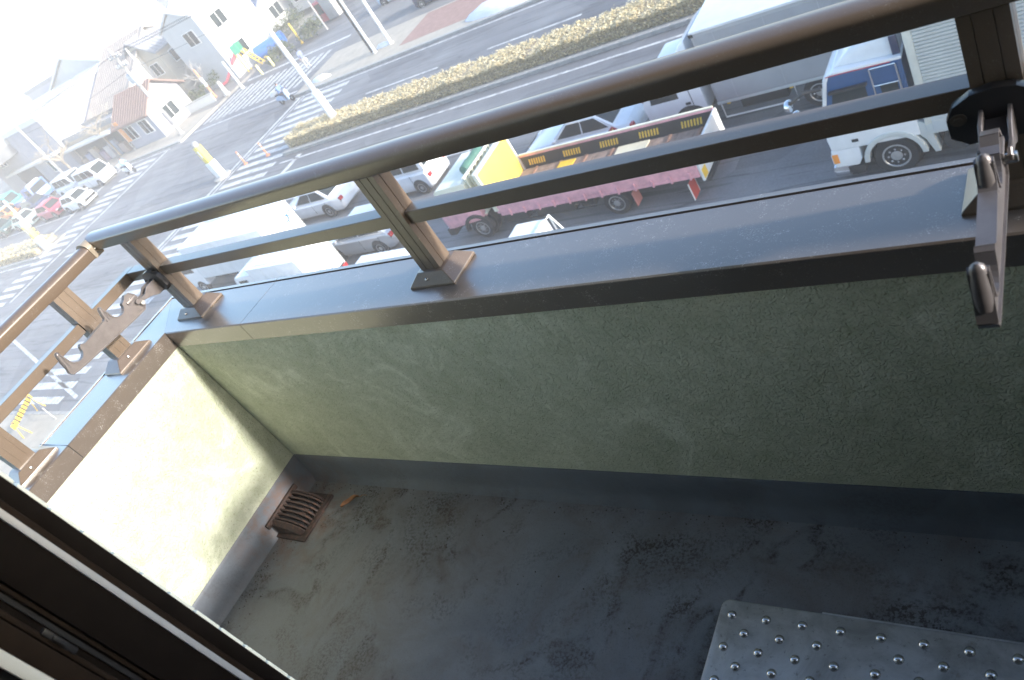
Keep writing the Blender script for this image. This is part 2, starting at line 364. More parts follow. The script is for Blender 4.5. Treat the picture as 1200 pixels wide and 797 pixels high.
# ------------------------------------------------------------------ railing
rail = thing('railing', 'bronze aluminium balcony railing of round topped handrail, mid rail and posts', 'railing', (0, 0, HT))
def rp(z): return z - HT
hr = []
for k in range(13):
    a = math.pi * k / 12; hr.append((.031 * math.cos(a), 1.0705 + .0185 * math.sin(a)))
hprof = [(.028, 1.043), (.030, 1.0455), (.030, 1.068)] + hr + [(-.030, 1.068), (-.030, 1.0455), (-.028, 1.043)]
m = MB(); m.loft([[(-.100 + .001 - 0 + p[0] * -0, .10 + p[0], rp(p[1])) for p in hprof], [(XE + .2, .10 + p[0], rp(p[1])) for p in hprof]])
hx = m.build('handrail', BRONZE, rail, sharp=40)
m = MB(); m.loft([[(-.10 + p[0], .088, rp(p[1]) - .012) for p in hprof], [(-.10 + p[0], YB - .1, rp(p[1]) - .012) for p in hprof]])
m.build('handrail', BRONZE, rail, sharp=40)
m = MB(); big = [(p[0] * 1.10, 1.064 + (p[1] - 1.064) * 1.22) for p in hprof]
m.loft([[(-.10 + p[0], .052, rp(p[1]) - .010) for p in big], [(-.10 + p[0], .086, rp(p[1]) - .010) for p in big]])
jo = m.build('corner_joint', mat('joint_cap', (.30, .25, .19), .45, .1, .5, .1, 20), rail, sharp=40)
m = MB(); m.lathe([(.004, 0), (.004, .003), (.002, .004)], (-.0672, .07, rp(1.052)), 'x', 10); m.build('screw', SCREW, jo)
def post(x, y, rz, first=[None]):
    """post of rail: hollow box with two grooves on its wide faces, flared foot and a screw; local +x faces along the rail"""
    m = MB(); w_, d_ = .0295, .0235
    g = .0012
    prof = [(-w_, -d_), (-w_ * .45, -d_), (-w_ * .45, -d_ + g), (-w_ * .38, -d_ + g), (-w_ * .38, -d_), (w_ * .38, -d_), (w_ * .38, -d_ + g), (w_ * .45, -d_ + g), (w_ * .45, -d_), (w_, -d_),
            (w_, -d_ * .3), (w_ - g, -d_ * .3), (w_ - g, -d_ * .2), (w_, -d_ * .2), (w_, d_), (-w_, d_), (-w_, d_ * -.2), (-w_ + g, -d_ * .2), (-w_ + g, -d_ * .3), (-w_, -d_ * .3)]
    m.prism(prof, 'z', rp(HT + .012), rp(1.040))
    p = m.build('post', BRONZE, rail, smooth=False, loc=(x, y, 0)); p.rotation_euler = (0, 0, rz)
    m = MB(); h0 = rp(HT - .003)
    def rect(a, b, z): return [(-a, -b, z), (a, -b, z), (a, b, z), (-a, b, z)]
    m.loft([rect(.070, .052, h0), rect(.070, .052, h0 + .007), rect(.040, .032, h0 + .032), rect(.0305, .0245, h0 + .033)])
    f = m.build('foot', BRONZE, p, bevel=.0012, seg=1)
    m = MB(); m.lathe([(.0042, .002), (.0042, -.002), (.0022, -.003)], (-.012, -.0435, h0 + .019), 'y', 10); m.build('screw', SCREW, p)
    return p
post(.092, .10, 0); post(1.138, .10, 0); post(2.280, .10, 0)
post(-.10, -.100, math.pi / 2); post(-.10, -.515, math.pi / 2)
def midrail(x0, x1, y0, y1):
    return MB().box(x0, x1, y0, y1, rp(.9005), rp(.9335)).build('mid_rail', BRONZE, rail, bevel=.0012, seg=1, smooth=False)
midrail(-.080, .061, .085, .123); midrail(.123, 1.107, .085, .123); midrail(1.169, 2.249, .085, .123); midrail(2.311, XE + .2, .085, .123)
midrail(-.118, -.082, -.069, .121); midrail(-.118, -.082, -.484, -.131); midrail(-.118, -.082, YB - .1, -.546)

# ------------------------------------------------------------------ laundry pole brackets on two posts
def bracket(x, label, swing):
    t = thing('laundry_pole_bracket', label, 'bracket', (x, .0745, .90), swing, 'laundry pole brackets on the railing')
    # black clamp arching over the mid rail, on the post face
    arc = [(-.048, -.020), (-.048, .006), (-.040, .024), (-.022, .036), (.0, .040), (.022, .036), (.040, .024), (.048, .006), (.048, -.020), (.030, -.034), (-.030, -.034)]
    m = MB(); m.prism(arc, 'y', -.016, .0); cl = m.build('clamp', BLACKP, t, bevel=.003)
    m = MB(); m.lathe([(.0085, -.0175), (.0085, -.0160)], (-.036, 0, .006), 'y', 14); m.lathe([(.005, -.0190), (.005, -.0174)], (-.036, 0, .006), 'y', 6); m.build('bolt', mat('old_bolt', (.10, .085, .07), .5, .7), cl)
    # short base arm (U channel)
    for sx in (-1, 1):
        m = MB(); m.prism([(-.016, .014), (-.016, -.030), (-.035, -.030), (-.060, -.016), (-.094, -.006), (-.106, -.006), (-.108, .004), (-.100, .010), (-.088, .004), (-.070, .002), (-.050, .014)], 'x', sx * .0135 - .0022, sx * .0135 + .0022)
        m.build('base_arm', BRACKET, t, bevel=.0008, seg=1)
    MB().box(-.0112, .0112, -.070, -.0165, -.004, -.001).build('base_web', BRACKET, t, bevel=.0008, seg=1)
    m = MB(); m.lathe([(.0065, -.0185), (.0075, -.0165), (.0075, .0165), (.0065, .0185)], (0, -.092, -.010), 'x', 14); m.build('pivot_pin', SCREW, t)
    # main arm: web plate with two round notches and raised hooks, flanged all round
    def arcpts(cy, cz, r, a0, a1, k=10):
        return [(cy + r * math.cos(math.radians(a0 + (a1 - a0) * i / k)), cz + r * math.sin(math.radians(a0 + (a1 - a0) * i / k))) for i in range(k + 1)]
    o = [(-.088, -.020), (-.090, .022), (-.100, .036), (-.112, .038), (-.122, .030)]
    o += arcpts(-.158, .030, .024, -8, -176, 10)
    o += [(-.186, .060), (-.192, .058), (-.197, .036), (-.206, .030), (-.290, .027), (-.299, .034), (-.304, .031)]
    o += arcpts(-.330, .028, .024, -10, -172, 10)
    o += [(-.357, .058), (-.363, .056), (-.366, .030), (-.376, .002), (-.372, -.006), (-.355, -.010), (-.250, -.020), (-.130, -.029), (-.098, -.030)]
    web = [(-y if False else y, z) for y, z in o]
    m = MB(); m.prism(web, 'x', -.0055, .0055); arm = m.build('arm', BRACKET, t, bevel=.0010, seg=1)
    # flange: outline strip wider than the web
    m = MB(); L = len(o); cy = sum(p[0] for p in o) / L
    for i in range(L):
        a, b = Vector(o[i]), Vector(o[(i + 1) % L]); d = (b - a)
        if d.length < 1e-5: continue
        nrm = Vector((d.y, -d.x)).normalized() * .0018
        q = [tuple(a - nrm), tuple(b - nrm), tuple(b + nrm), tuple(a + nrm)]
        m.prism(q, 'x', -.0082, .0082)
    m.build('flange', BRACKET, arm)
    for yb, zb, yt, zt in ((-.197, .022, -.188, .064), (-.367, .014, -.360, .063)):
        MB().tube([(0, yb, zb), (0, (yb + yt) / 2 - .001, (zb + zt) / 2), (0, yt, zt - .004), (0, yt + .0006, zt), (0, yt + .001, zt + .003)], [.0085, .0080, .0070, .0055, .002], 12).build('hook', BRACKET, arm)
    MB().box(-.010, .010, -.125, -.089, .012, .020).build('stop_lug', BRACKET, t, bevel=.002)
    MB().lathe([(.0062, .0201), (.0060, .0220), (.003, .0228)], (0, -.108, 0), 'z', 14).build('rivet', SCREW, t)
    return t
bracket(.082, 'laundry pole bracket on the post by the balcony corner, seen from its side', math.radians(-1))
bracket(2.276, 'laundry pole bracket on the dark post at the right, seen end on', math.radians(2.5)).scale = (1.22, 1.045, 1.08)

# ------------------------------------------------------------------ drain strainer in the corner
dr = thing('drain_grate', 'rusty curved iron drain strainer at the foot of the sunlit end wall', 'drain', (.0, -.19, 0))
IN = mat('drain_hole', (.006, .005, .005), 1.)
dr.location = (0, -.172, 0)
def qarc(r0x, r0z, k=9):
    return [(.020 + r0x * math.cos(a), .006 + r0z * math.sin(a)) for a in [math.pi / 2 * i / k for i in range(k + 1)]]
m = MB(); m.prism([(.016, .004)] + qarc(.112, .036), 'y', -.068, .068); m.build('drain_hole', IN, dr)
MB().box(.0105, .0215, -.088, .088, .046, .066).build('wall_flange', RUST, dr, bevel=.002)
m = MB(); m.prism([(.018, -.092), (.172, -.092), (.172, .092), (.150, .092), (.150, -.074), (.018, -.074)], 'z', .0, .0115); m.build('floor_flange', RUST, dr, bevel=.002)
MB().box(.018, .149, .074, .092, .0, .0115).build('floor_flange', RUST, dr, bevel=.002)
a0 = qarc(.132, .053); a1 = qarc(.117, .040)
m = MB(); m.prism(a0 + a1[::-1], 'y', -.0029, .0029); bar = m.build('bar', RUST, dr, sharp=50)
ys = [-.046 + .0170 * k for k in range(7)]
bar.location = (0, ys[0], 0)
for y in ys[1:]: inst(bar, dr, (0, y, 0))
m = MB(); b0 = [(.020, .006)] + qarc(.134, .054); b1 = [(.020, .006)] + qarc(.118, .042); m.loft([[(x, -.074, z) for x, z in b1], [(x, -.058, z) for x, z in b0], [(x, -.054, z) for x, z in b0]])
endp = m.build('end_plate', RUST, dr)
for k in range(5):
    a = math.radians(14 + 17 * k)
    m = MB(); m.lathe([(.008, -.0735), (.0065, -.0655)], (.020 + .108 * math.cos(a), 0, .004 + .040 * math.sin(a)), 'y', 8); m.build('perforation', IN, endp)
m = MB(); m.loft([[(x, .074, z) for x, z in b1], [(x, .066, z) for x, z in b0], [(x, .062, z) for x, z in b0]]); m.build('end_plate', RUST, dr)
mp_ = MB().box(.080, .112, -.006, .024, .0475, .0515).build('cross_tab', RUST, dr, bevel=.002); mp_.rotation_euler = (0, math.radians(12), 0)
# dried leaf
m = MB(); prev = None
pts = [(0, 0, .012, .001), (.012, .004, .010, .010), (.030, .006, .005, .013), (.048, .003, .010, .010), (.060, -.004, .016, .006), (.072, -.010, .012, .002)]
V = []
for x, y, z, wd in pts:
    V.append([m.bm.verts.new((x, y - wd, z + .010)), m.bm.verts.new((x, y, z)), m.bm.verts.new((x, y + wd, z + .009))])
for a, b in zip(V, V[1:]):
    for i in range(2): m.bm.faces.new((a[i], a[i + 1], b[i + 1], b[i]))
m.tube([(.072, -.010, .012), (.086, -.016, .016), (.097, -.024, .012)], .0012, 6)
lf = m.build('dry_leaf', mat('dry_leaf', (.22, .095, .035), .7, 0, .4, .35, 60), loc=(.262, -.128, .002)); lf.rotation_euler = (0, 0, math.radians(48))
tag(lf, 'small curled brown dead leaf on the balcony floor near the drain', 'leaf')

# grit swept into the corner and along the upturn
gr = MB(); rg = random.Random(3)
for k in range(420):
    f = rg.random()
    if f < .45: x, y = rg.uniform(.03, 2.8), -.03 - abs(rg.gauss(0, .02))
    elif f < .75: x, y = .035 + abs(rg.gauss(0, .05)), rg.uniform(-.6, -.03)
    else: x, y = rg.uniform(.05, 1.6), -abs(rg.gauss(.1, .12)) - .03
    s_ = rg.uniform(.0008, .0028); a = rg.uniform(0, 6.28); c_, n_ = math.cos(a) * s_, math.sin(a) * s_
    z_ = .0 + .012 * min(1, -y / .8)
    gr.loft([[(x - c_, y - n_, z_ - .001), (x + n_, y - c_, z_ - .001), (x + c_, y + n_, z_ - .001), (x - n_, y + c_, z_ - .001)], [(x - c_ * .5, y - n_ * .5, z_ + s_), (x + n_ * .5, y - c_ * .5, z_ + s_), (x + c_ * .5, y + n_ * .5, z_ + s_), (x - n_ * .5, y + c_ * .5, z_ + s_)]])
tag(gr.build('grit', mat('grit', (.07, .055, .042), .9, 0, .2, .5, 90), smooth=False), kind='stuff')

# ------------------------------------------------------------------ escape hatch with studs
ha = thing('escape_hatch', 'low stainless steel hatch cover with rows of round studs on the balcony floor', 'hatch', (1.676, -.2695, 0))
hw, hd, hz = .80, .50, .08
def rrect(x0, x1, y0, y1, r, k=6):
    out = []
    for cx, cy, a in ((x1 - r, y1 - r, 0), (x0 + r, y1 - r, 90), (x0 + r, y0 + r, 180), (x1 - r, y0 + r, 270)):
        out += [(cx + r * math.cos(math.radians(a + 90 * i / k)), cy + r * math.sin(math.radians(a + 90 * i / k))) for i in range(k + 1)]
    return out
m = MB(); o_ = rrect(0, hw, -hd, 0, .018)
def off(d, z): return [(x, y, z) for x, y in rrect(d, hw - d, -hd + d, -d, max(.018 - d, .004))]
m.loft([off(.004, .052), off(0, .054), off(0, hz - .004), off(.0012, hz - .001), off(.004, hz)])
m.build('cover', STEEL, ha, sharp=60)
m = MB(); m.loft([[(x, y, .0) for x, y in rrect(.012, hw - .012, -hd + .012, -.012, .012)], [(x, y, .051) for x, y in rrect(.012, hw - .012, -hd + .012, -.012, .012)]])
m.build('curb', DARK, ha)
m = MB(); m.box(.20, hw - .05, .0015, .007, .058, .070); m.build('hinge', STEEL, ha, bevel=.002)
m = MB(); m.lathe([(.0098, -.001), (.0096, .0014), (.0082, .0039), (.0055, .0057), (.002, .0065)], (0, 0, 0), 'z', 16)
stud = m.build('stud', mat('stud_steel', (.60, .59, .58), .22, .85, .5, .06, 30), ha, sharp=70)
first = True
for r in range(13):
    for k in range(11):
        x = .029 + .0718 * k + (.0345 if r % 2 else 0); y = -.0345 - .0345 * r + .0008 * k
        if x > hw - .02 or (r == 1 and k == 3): continue
        if first: stud.location = (x, y, hz); first = False
        else: inst(stud, ha, (x, y, hz))

# ------------------------------------------------------------------ house wall, sliding door jamb, room
hw_ = thing('house_wall', 'pale tiled outer wall of the house beside the sliding door', 'wall', (0, 0, 0))
MB().box(-.40, 1.389, -1.02, YB - .007, -.6, 4.2).build('wall', GROUT, hw_)
MB().box(3.16, 6.0, -1.02, YB - .007, -.6, 4.2).build('wall', GROUT, hw_)
MB().box(1.389, 3.16, -1.02, YB - .007, 2.06, 4.2).build('wall', GROUT, hw_)
MB().box(1.389, 3.16, -1.02, YB - .007, -.6, .10).build('wall', GROUT, hw_)
MB().box(3.17, 3.42, YB - .006, -.712, -.2, 4.2).build('shade_pilaster', STUCCO, hw_, bevel=.004)  # unseen, added to block direct sun from the door jamb
m = MB(); m.box(-.0225, .0225, -.007, .0, .0, .045); tile = m.build('tile', TILE, hw_, bevel=.0012, seg=1)
tile.location = (1.3675, YB, .012); k = 0
for r in range(1, 42): inst(tile, hw_, (1.3675, YB, .012 + .0495 * r))
m = MB()
for c_ in range(0, 34):
    for r in range(0, 42): 
        x = 1.3675 - .0495 * (c_ + 1)
        if x > .03 or r > 16: m.box(x - .0225, x + .0225, YB - .007, YB - .0005, .012 + .0495 * r, .057 + .0495 * r)
mt = m.build('tile_field', TILE, hw_, smooth=False); mt['kind'] = 'stuff'

dj = thing('sliding_door_frame', 'dark brown frame of the open sliding door with a silver strip', 'door frame', (0, 0, 0))
def vbar(name, x0, x1, y0, y1, m_, b=.0015, z0=.10, z1=2.06): return MB().box(x0, x1, y0, y1, z0, z1).build(name, m_, dj, bevel=b)
vbar('outer_jamb', 1.3895, 1.418, -.8475, -.8268, FRAME); vbar('jamb_rib', 1.40, 1.428, -.8555, -.8480, FRAME2, .002)
vbar('weather_strip', 1.40, 1.4315, -.8642, -.8560, SEAL, .001)
vbar('sash_stile', 1.40, 1.429, -.9145, -.8647, FRAME)
st2 = vbar('inner_stile', 1.40, 1.416, -.9450, -.9150, FRAME)
MB().box(1.416, 1.424, -.9215, -.9160, .10, 2.06).build('stile_ridge', FRAME2, st2, bevel=.002)
MB().box(1.416, 1.4235, -.9440, -.9375, .10, 2.06).build('stile_ridge', FRAME2, st2, bevel=.002)
MB().box(1.416, 1.4200, -.9290, -.9235, .10, 2.06).build('brush_seal', BLACKP, st2)
m = MB(); m.box(1.416, 1.426, -.9390, -.9310, 1.075, 1.125); m.box(1.422, 1.430, -.9375, -.9325, 1.092, 1.112); m.build('latch', BLACKP, st2, bevel=.002)
vbar('inner_jamb', 1.40, 1.430, -.9690, -.9455, FRAME2)
vbar('casing', 1.389, 1.4295, -.985, -.9695, mat('white_casing', (.62, .62, .56), .5, 0, .5, .05, 8), .003)
vbar('right_jamb', 3.128, 3.1595, -.985, -.8268, FRAME)
MB().box(1.4, 3.15, -.985, -.8268, 2.03, 2.0595).build('head', FRAME, dj)
MB().box(1.389, 3.16, -.985, -.8268, .1005, .125).build('sill', FRAME, dj)
rm = MB(); struct(MB().box(-.4, 6, -4.6, -1.0205, -.02, .10).build('room_floor', ROOMF))
struct(MB().box(-.5, 6.1, -4.7, -4.6, .10, 2.7).build('room_wall', ROOMW)); struct(MB().box(-.5, -.4, -4.6, -1.0205, .10, 2.7).build('room_wall', ROOMW))
struct(MB().box(6.0, 6.1, -4.6, -1.0205, .10, 2.7).build('room_wall', ROOMW)); struct(MB().box(-.5, 6.1, -4.7, -1.0205, 2.7, 2.8).build('room_ceiling', ROOMW))
struct(MB().box(-.39, 1.388, -1.04, -1.0205, .10, 2.7).build('room_wall', ROOMW)); struct(MB().box(3.17, 6., -1.04, -1.0205, .10, 2.7).build('room_wall', ROOMW))
struct(MB().box(1.388, 3.17, -1.04, -1.0205, 2.07, 2.7).build('room_wall', ROOMW))
# unseen slab overhead and right end wall, added to shape the light
ub = thing('upper_shade_slab', 'unseen slab and stuccoed wall one storey up, added to shade the balcony', 'balcony', (0, 0, 0))  # added to dim the balcony, cut short so low sun still enters
MB().box(-.19, 3.0, YB, .20, 2.62, 2.78).build('slab', mat('soffit', (.16, .155, .15), .9), ub, bevel=.01); MB().box(-.19, 3.0, .02, .19, 2.785, 3.5).build('wall', STUCCO, ub)
pa = thing('sun_block_wall', 'unseen stuccoed wall with a metal cap, added to keep sun off the balcony floor', 'wall', (0, 0, 0))  # unseen, added; height keeps sun off the floor but on the left wall
MB().box(XE + .002, XE + .098, YB, -.062, -.2, 1.10).build('wall', STUCCO, pa, bevel=.006); MB().box(XE - .012, XE + .112, YB, -.055, 1.102, 1.165).build('cap', COPE, pa, bevel=.003)
MB().box(XE + .202, XE + .298, -.061, .19, -.2, 1.09).build('wing', STUCCO, pa, bevel=.006)  # unseen stub, added to trim the streak of sun by the drain
hb = thing('apartment_building', 'lower storeys of the stuccoed apartment house under the balcony', 'building', (0, 0, 0))
MB().box(-6, 16, -14, -.84, G, -.62).build('wall', STUCCO, hb)
for fz in (-3.2, -6.4, -9.4):
    for fx in (-4.5, -1., 3., 7., 11.):
        f_ = MB().box(fx, fx + 1.7, -.90, -.80, fz, fz + 1.6).build('window', FRAME, hb); MB().box(fx + .05, fx + 1.65, -.81, -.785, fz + .05, fz + 1.55).build('pane', GLASS, f_)

# ================================================================== street
def road_sheet(): 
    m = MB(); m.box(-170, 60, 9.0, 37.5, G - .4, G); return struct(m.build('road', ASPH, smooth=False))
struct(MB().box(-420, 200, -60, 420, G - 1.0, G - .41).build('ground', EARTH, smooth=False))
road = road_sheet()
struct(MB().box(-60.5, -45.5, 37.5, 160, G - .4, G - .002).build('side_street', ASPH, smooth=False))
struct(MB().box(-58.5, -44.5, -40, 9.0, G - .4, G - .002).build('side_street', ASPH, smooth=False))
def pavement(name, x0, x1, y0, y1, m_, z=.14): return struct(MB().box(x0, x1, y0, y1, G - .4, G + z).build(name, m_, smooth=False))
pavement('pavement', -44.2, 60, -.8, 8.82, PAVE); pavement('pavement', -170, -58.8, -20, 8.82, PAVE)
pavement('pavement', -45.2, 60, 37.75, 43.2, PAVE); pavement('pavement', -170, -60.8, 37.75, 42.6, PAVE)
pavement('brick_paving', -35.4, -27.2, 38.9, 43.0, BRICKP, .146)
struct(MB().box(-45.2, 60, 43.201, 75, G - .4, G + .12).build('car_park', mat('car_park_surface', (.17, .165, .16), .9, 0, .3, .15, .8), smooth=False))
struct(MB().box(-75, -60.8, 42.602, 56, G - .4, G + .13).build('playground', mat('playground_ground', (.19, .18, .17), .9, 0, .3, .15, .8), smooth=False))
def kerbrow(x0, x1, y0, y1, L, z=.16, n_max=150):
    r = struct(MB().box(x0, x1, y0 + .02, y1 - .02, G - .3, G + z - .03).build('kerb', KERB, smooth=False))
    m = MB(); m.box(0, L - .012, y0, y1, G + .002, G + z); k0 = m.build('kerb_stone', KERB, r, bevel=.012, seg=1, loc=(x0, 0, 0))
    for k in range(1, min(n_max, int((x1 - x0) / L))): inst(k0, r, (x0 + k * L, 0, 0))
kerbrow(-44.2, -16, 8.82, 9.02, 1.0); kerbrow(-45.2, 6, 37.48, 37.74, 1.0); kerbrow(-92, -60.8, 37.48, 37.74, 1.0)
kerbrow(-38.2, 0, 28.42, 28.66, .8, .2); kerbrow(-38.2, 0, 30.95, 31.15, .8, .2)
kerbrow(-92, -66.2, 24.30, 24.5, 1.0, .18)
struct(MB().box(-38.1, 0, 28.66, 30.95, G - .2, G + .13).build('median_soil', EARTH, smooth=False))
struct(MB().box(-92, -66.2, 24.5, 27.2, G - .2, G + .13).build('median_soil', EARTH, smooth=False))
# --- painted markings: each stripe is a sheet lying on the road
def line(x0, y0, x1, y1, wd=.16, name='lane_line', z=.004):
    d = Vector((x1 - x0, y1 - y0)); L = d.length; d /= L; nrm = Vector((-d.y, d.x)) * wd / 2
    q = [(x0 - nrm.x, y0 - nrm.y), (x1 - nrm.x, y1 - nrm.y), (x1 + nrm.x, y1 + nrm.y), (x0 + nrm.x, y0 + nrm.y)]
    m = MB(); m.prism(q, 'z', G + z - .002, G + z); return m.build(name, LINE, road, smooth=False)
def stripes(x0, x1, ys, wd=.45, shift=0.):
    m = MB(); m.box(0, x1 - x0, -wd / 2, wd / 2, G + .002, G + .004); s0 = m.build('crosswalk_stripe', LINE, road, smooth=False, loc=(x0, ys[0], 0))
    for i, y in enumerate(ys[1:]): inst(s0, road, (x0 + shift * (i + 1), y, 0))
stripes(-43.4, -38.6, [9.8 + .95 * k for k in range(29)])
line(-44.3, 9.5, -44.3, 37.2, .28); line(-43.75, 9.5, -43.75, 37.2, .14)
stripes(-66.9, -63.2, [19.0 + .95 * k for k in range(19)]); line(-62.3, 19, -62.3, 37.2, .28)
m = MB(); m.box(-.22, .22, 0, 5.2, G + .002, G + .004); s0 = m.build('crosswalk_stripe', LINE, road, smooth=False, loc=(-59.6, 39.6, 0))
for k in range(1, 14): inst(s0, road, (-59.6 + .95 * k, 39.6, 0))
line(-59.9, 38.6, -46, 38.6, .2); line(-59.9, 46.2, -46, 46.2, .35)
line(-38.0, 27.69, 20, 27.69, .16, 'edge_line'); line(-36.4, 19.3, -36.4, 28.1, .45, 'stop_line'); line(-36.4, 12, -36.4, 19.2, .45, 'stop_line')
for yy in (15.9, 19.4, 23.2):
    for k in range(7): line(-35.5 + 9.5 * k, yy, -29.8 + 9.5 * k, yy, .15)
for yy in (33.4,):
    for k in range(8): line(-34.6 + 9.6 * k, yy, -28.6 + 9.6 * k, yy, .15)
line(-45, 37.1, 20, 37.1, .15, 'edge_line')
for yy in (30.6, 34.0):
    line(-90, yy, -70.4, yy, .15)
line(-70.2, 27.5, -70.2, 37.0, .45, 'stop_line')
line(-54.2, 14.9, -37.2, 9.95, .2, 'guide_line'); line(-60.5, 23.5, -46.0, 25.2, .2, 'guide_line')
line(-62, 37.05, -92, 37.05, .15, 'edge_line'); line(-92, 23.9, -66, 23.9, .15, 'edge_line')

# --- hedges and shrubs: many leaf sized faces
def leaf_cloud(name, m_, pts, size, parent=None, up=.3):
    me = bpy.data.meshes.new(name); V = []; Fc = []
    for (x, y, z) in pts:
        a = random.uniform(0, 6.283); t = random.uniform(-.9, .9); s = size * random.uniform(.6, 1.4)
        d = Vector((math.cos(a), math.sin(a), t)).normalized() * s; e = Vector((-math.sin(a), math.cos(a), random.uniform(-.6, .6))).normalized() * s * .5
        i = len(V); p = Vector((x, y, z))
        V += [tuple(p - d), tuple(p + e), tuple(p + d), tuple(p - e)]; Fc.append((i, i + 1, i + 2, i + 3))
    me.from_pydata(V, [], Fc); me.materials.append(m_); o = bpy.data.objects.new(name, me); C.objects.link(o)
    if parent: o.parent = parent
    return o
DRYH = foliage('dry_hedge_leaf', (.44, .35, .17), (.60, .50, .29), (.70, .61, .40))
GREENL = foliage('green_leaf', (.05, .065, .022), (.085, .105, .038), (.13, .14, .06))
TWIG = mat('twig_bark', (.30, .245, .17), .9, 0, .2, .2, 3)
def hedge(label, x0, x1, y0, y1, h, m_, nleaf, size, name='clipped_hedge'):
    t = thing(name, label, 'hedge', ((x0 + x1) / 2, (y0 + y1) / 2, G + .12)); ox, oy = (x0 + x1) / 2, (y0 + y1) / 2
    m = MB(); rings = []; n = max(6, int((x1 - x0) / .8))
    for i in range(n + 1):
        x = x0 + .15 + (x1 - x0 - .3) * i / n - ox; q = random.uniform(-.06, .06)
        rings.append([(x, y0 + .18 - oy, 0), (x, y0 + .14 - oy, h * .55), (x, y0 + .34 - oy, h * .86 + q), (x, y1 - .34 - oy, h * .86 + q), (x, y1 - .14 - oy, h * .55), (x, y1 - .18 - oy, 0)])
    m.loft(rings); m.build('twigs', TWIG, t)
    pts = []
    for _ in range(nleaf):
        x = random.uniform(x0, x1) - ox; f = random.random(); bump_ = .04 * math.sin(x * 1.9) + .03 * math.sin(x * 4.3 + 1) + .03 * math.sin(x * 9.7)
        if f < .55: y, z = random.uniform(y0 + .1, y1 - .1) - oy, h + bump_ + random.gauss(0, .05) - .15 * abs(random.gauss(0, 1)) * .5
        elif f < .85: y, z = y0 - oy + .1 + abs(random.gauss(0, .08)), random.uniform(.0, h + bump_)
        else: y, z = y1 - oy - .1 - abs(random.gauss(0, .08)), random.uniform(.0, h + bump_)
        pts.append((x, y, z))
    leaf_cloud('leaves', m_, pts, size, t); return t
hedge('long dry yellowish hedge along the median strip of the avenue', -38.0, 0, 28.85, 30.75, .62, DRYH, 90000, .048)
hedge('low brownish hedge on the median beyond the far crosswalk', -92, -67.0, 24.6, 27.0, .55, DRYH, 9000, .10)
def bush(label, x, y, r, h, m_=GREENL, n=1500, size=.11, name='green_bush'):
    t = thing(name, label, 'bush', (x, y, G + .13))
    m = MB(); m.tube([(0, 0, 0), (.05, .03, h * .6)], [.07, .03], 6); m.build('stem', TWIG, t)
    pts = []
    clumps = [(random.gauss(0, r * .45), random.gauss(0, r * .45), h * random.uniform(.35, .85), r * random.uniform(.25, .5)) for _ in range(14)]
    for _ in range(n):
        c = random.choice(clumps); d = Vector((random.gauss(0, 1), random.gauss(0, 1), random.gauss(0, .8))).normalized() * c[3] * random.uniform(.6, 1.05)
        pts.append((c[0] + d.x, c[1] + d.y, max(.05, c[2] + d.z)))
    leaf_cloud('leaves', m_, pts, size, t); return t
bush('dark green bush beside the red slide', -65.4, 48.1, 1.3, 1.7); bush('round clipped green bush near the orange pole', -66.6, 45.9, .7, 1.2)
bush('green shrub at the playground corner by the two yellow bollards', -56.6, 48.3, 1.3, 1.0)
bush('long green shrub behind the yellow marker pole', -54.2, 50.2, 1.5, 1.1); bush('green shrubs behind the blue tunnel of the playground', -60.5, 54.5, 2.0, 1.6)
bush('olive green bush at the top edge beside the pale kiosk', -54.0, 57.5, 2.4, 2.0); bush('low olive shrub inside the white garden wall', -66.2, 44.6, .9, .7)
def tree(label, x, y, h, spread, m_=TWIG, name='bare_tree', leaves=0):
    t = thing(name, label, 'tree', (x, y, G + .1))
    m = MB(); m.tube([(0, 0, 0), (.05, .02, h * .25), (-.04, .05, h * .5), (.03, .02, h * .8)], [h * .028, h * .022, h * .016, h * .006], 8); m.build('trunk', m_, t)
    m = MB(); tips = []
    def branch(p, d, L, r, lv):
        q = p + d * L; m.tube([tuple(p), tuple((p + q) / 2 + Vector((random.gauss(0, .06), random.gauss(0, .06), .03)) * L), tuple(q)], [r, r * .8, r * .5], 5)
        tips.append(q)
        if lv: 
            for _ in range(3):
                nd = (d + Vector((random.gauss(0, .6), random.gauss(0, .6), random.gauss(.1, .4)))).normalized(); branch(p + (q - p) * random.uniform(.5, 1), nd, L * .62, r * .5, lv - 1)
    for k in range(8):
        a = k * 2.4; branch(Vector((0, 0, h * random.uniform(.32, .75))), Vector((math.cos(a), math.sin(a), random.uniform(.5, 1.1))).normalized(), spread * random.uniform(.35, .55), h * .011, 3)
    m.build('crown', m_, t)
    if leaves: leaf_cloud('leaves', DRYH, [tuple(p + Vector((random.gauss(0, .15), random.gauss(0, .15), random.gauss(0, .15)))) for p in tips for _ in range(leaves)], .06, t)
    return t
BARK2 = mat('pale_bark', (.30, .25, .19), .9, 0, .2, .2, 3)
tree('pale bare street tree in front of the shop with the orange banner', -74.6, 40.0, 4.8, 2.6, BARK2, leaves=1)
tree('pale bare street tree before the grey walled building', -82.0, 38.9, 5.0, 2.6, BARK2, leaves=1)
tree('purplish bare tree in the garden behind the white garden wall', -67.8, 50.0, 4.6, 3.2, mat('purple_bark', (.16, .12, .115), .9))
tree('bare whitish tree close to the orange pole', -66.0, 46.6, 3.0, 2.0, mat('white_bark', (.42, .39, .36), .9))

